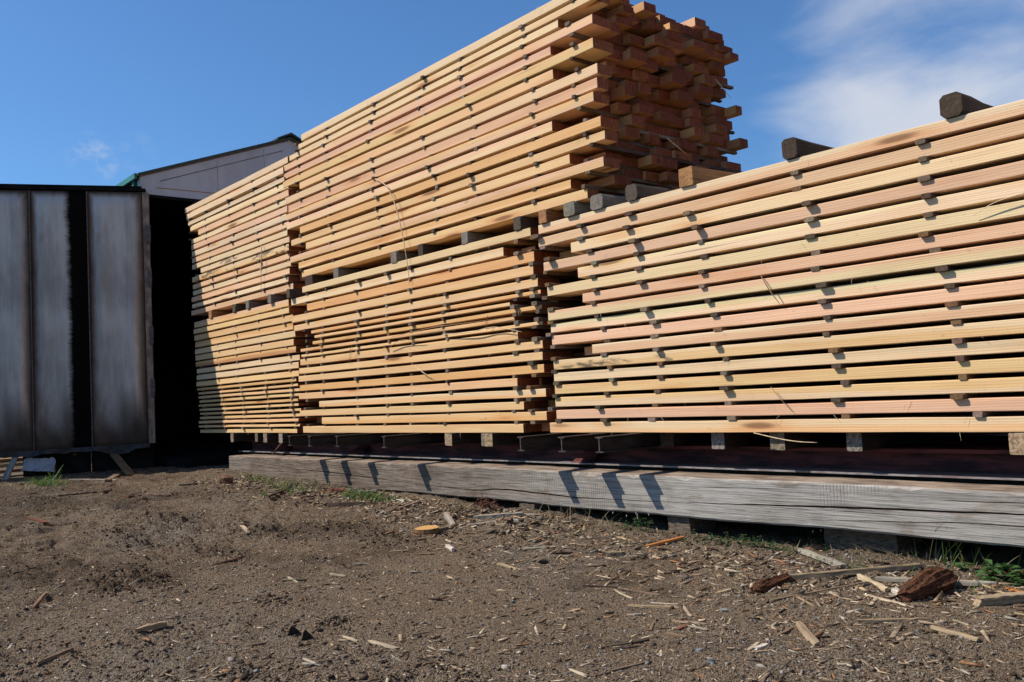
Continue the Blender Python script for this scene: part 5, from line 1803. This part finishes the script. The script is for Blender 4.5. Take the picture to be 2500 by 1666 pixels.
hang([(853, 890), (858, 855), (863, 848), (856, 878)], .0022, 'small hooked sliver at the left of the lower middle pack', M_SLIVER_D)
a, b = Vector(on_y(662, 1112, 4.50)), Vector(on_y(687, 1082, 4.42))
v, f = tube(smooth_path([a, a.lerp(b, .5), b], 6), .006, 5, False)
tag(mesh_obj('wood_sliver', v, f, M_SLIVER_D), 'thin stick leaning from the timber up to the left pack', 'sliver')
for (a, b), lb in ((((1747, 194), (1785, 241)), 'fine sliver on the shaded end of the tall pack, upper'), (((1628, 337), (1676, 377)), 'fine sliver on the shaded end of the tall pack, lower')):
    da, db = ray(*a), ray(*b)
    q0, q1 = Vector(da * (-4.06 / da[0])), Vector(db * (-4.02 / db[0]))
    v, f = tube(smooth_path([q0, q0.lerp(q1, .5), q1], 6), .0035, 4)
    tag(mesh_obj('wood_sliver', v, f, M_SLIVER), lb, 'sliver')

# ---------------------------------------------------------------- loose chips, gravel and clods (uncountable)
rng = np.random.default_rng(5)


def scatter_points(n, extra=None):
    """ground spots, spread evenly over the picture's ground so far and near are both covered"""
    pts = []
    while len(pts) < n:
        m = n * 2
        # mix of even-in-view and even-on-ground spots
        dist = np.exp(rng.uniform(np.log(1.6), np.log(13.5), m))
        ang = rng.uniform(-0.60, 0.60, m)
        fx, fy = ROT[0][2], ROT[1][2]
        base = math.atan2(fy, fx)
        x = dist * np.cos(base - ang)
        y = dist * np.sin(base - ang)
        ok = (y < 4.5) & (x < -.4) & (x > -12.6)
        if extra is not None:
            ok &= rng.random(m) < extra(x, y)
        pts += list(zip(x[ok], y[ok]))
    return np.array(pts[:n])


def join_pieces(name, pts, shape_v, shape_f, size_fn, mat, sink, label=None):
    n = len(pts)
    k = len(shape_v[0])
    V = np.zeros((n, k, 3))
    sel = rng.integers(0, len(shape_v), n)
    base = np.array(shape_v)[sel]
    sz = size_fn(n, pts)
    V = base * sz[:, None, :]
    V += rng.uniform(-.06, .06, V.shape) * sz[:, None, :].min(-1, keepdims=True)
    a = rng.uniform(0, 6.283, n)
    tl = rng.normal(0, .18, n)
    ca, sa = np.cos(a)[:, None], np.sin(a)[:, None]
    z = V[..., 2] + V[..., 0] * np.tan(tl)[:, None]
    X = V[..., 0] * ca - V[..., 1] * sa + pts[:, 0][:, None]
    Yv = V[..., 0] * sa + V[..., 1] * ca + pts[:, 1][:, None]
    Z = z + z_ground(pts[:, 0], pts[:, 1])[:, None] - (sink * sz[:, 2])[:, None]
    co = np.stack([X, Yv, Z], -1).reshape(-1, 3)
    F = (np.array(shape_f)[None] + (np.arange(n) * k)[:, None, None]).reshape(-1, len(shape_f[0]))
    o = big_mesh(name, co, F, mat, len(shape_f[0]))
    o['kind'] = 'stuff'
    if label:
        o['label'] = label
    return o


CH_V, CH_F = [], [tuple(reversed(f)) for f in BOXF]
for i in range(8):
    t1, t2 = rng.uniform(.15, 1), rng.uniform(.15, 1)
    b = np.array(box_verts(-.5, .5, -.5, .5, 0, 1), float)
    for q in range(8):
        b[q, 1] *= t1 if b[q, 0] < 0 else t2
        b[q, 0] += rng.uniform(-.12, .12)
        b[q, 1] += rng.uniform(-.15, .15)
    CH_V.append(b)


def chip_size(n, pts):
    l = np.exp(rng.normal(math.log(.016), .62, n))
    l = np.clip(l, .005, .10)
    return np.stack([l, np.clip(l * rng.uniform(.07, .32, n), .0022, .016), rng.uniform(.0015, .0055, n)], -1)


def near_timber(x, y):
    return 0.30 + 0.9 * sstep(2.6, 4.1, y) * sstep(-2.5, -5.5, x) + .5 * sstep(-7, -10, x) + .35 * sstep(.50, .75, fbm(x, y, 1.1, 3) + .5)


pts = scatter_points(26000, near_timber)
o = join_pieces('wood_chips', pts, CH_V, CH_F, chip_size, M_CHIP, .15, 'loose wood chips and bark bits strewn over the dirt')


def big_chip(n, pts):
    l = np.clip(np.exp(rng.normal(math.log(.045), .45, n)), .018, .13)
    return np.stack([l, np.clip(l * rng.uniform(.10, .35, n), .006, .026), rng.uniform(.003, .010, n)], -1)


q = np.stack([rng.uniform(-9.4, -4.2, 2200), 4.22 - np.abs(rng.normal(0, .36, 2200))], -1)
q = np.concatenate([q, np.stack([rng.uniform(-4.2, -.9, 700), 4.15 - np.abs(rng.normal(0, .45, 700))], -1), scatter_points(500, lambda x, y: .3 + .7 * sstep(-6, -9, x))])
join_pieces('bark_litter', q, CH_V, CH_F, big_chip, M_CHIP, .1, 'litter of grey slivers and bark in front of the timber')
bm = bmesh.new()
bmesh.ops.create_icosphere(bm, subdivisions=1, radius=.5)
bm.verts.ensure_lookup_table()
iv = np.array([v.co[:] for v in bm.verts])
ifc = [tuple(v.index for v in f.verts) for f in bm.faces]
bm.free()
PB_V = [iv * (1 + rng.uniform(-.18, .18, (len(iv), 1))) for i in range(8)]


def pebble_size(n, pts):
    l = np.clip(np.exp(rng.normal(math.log(.0072), .45, n)), .003, .030)
    return np.stack([l, l * rng.uniform(.6, 1, n), l * rng.uniform(.4, .75, n)], -1)


pts = scatter_points(20000, lambda x, y: .35 + .65 * sstep(.45, .6, fbm(x + 9, y, .8, 3) + .5))
join_pieces('gravel', pts, PB_V, ifc, pebble_size, M_PEBBLE, -.05, 'small stones and grit lying on the dirt')


def clod_size(n, pts):
    l = np.clip(np.exp(rng.normal(math.log(.0105), .45, n)), .005, .035)
    return np.stack([l, l * rng.uniform(.6, 1, n), l * rng.uniform(.45, .75, n)], -1)


cp = []
for hx, hy, rx, ry, h, ro in HEAPS:
    m = int(120 + 900 * rx * ry * 6)
    cp.append(np.stack([rng.normal(hx, rx * .6, m), rng.normal(hy, ry * .6, m)], -1))
cp.append(scatter_points(6000, lambda x, y: sstep(.45, .7, fbm(x, y, .9, 2) + .5) * .9 + .1))
cp = np.concatenate(cp)
cp = cp[(cp[:, 1] < 4.3)]
join_pieces('soil_clods', cp, PB_V, ifc, clod_size, M_CLOD, -.10, 'dark crumbs and clods of churned soil')
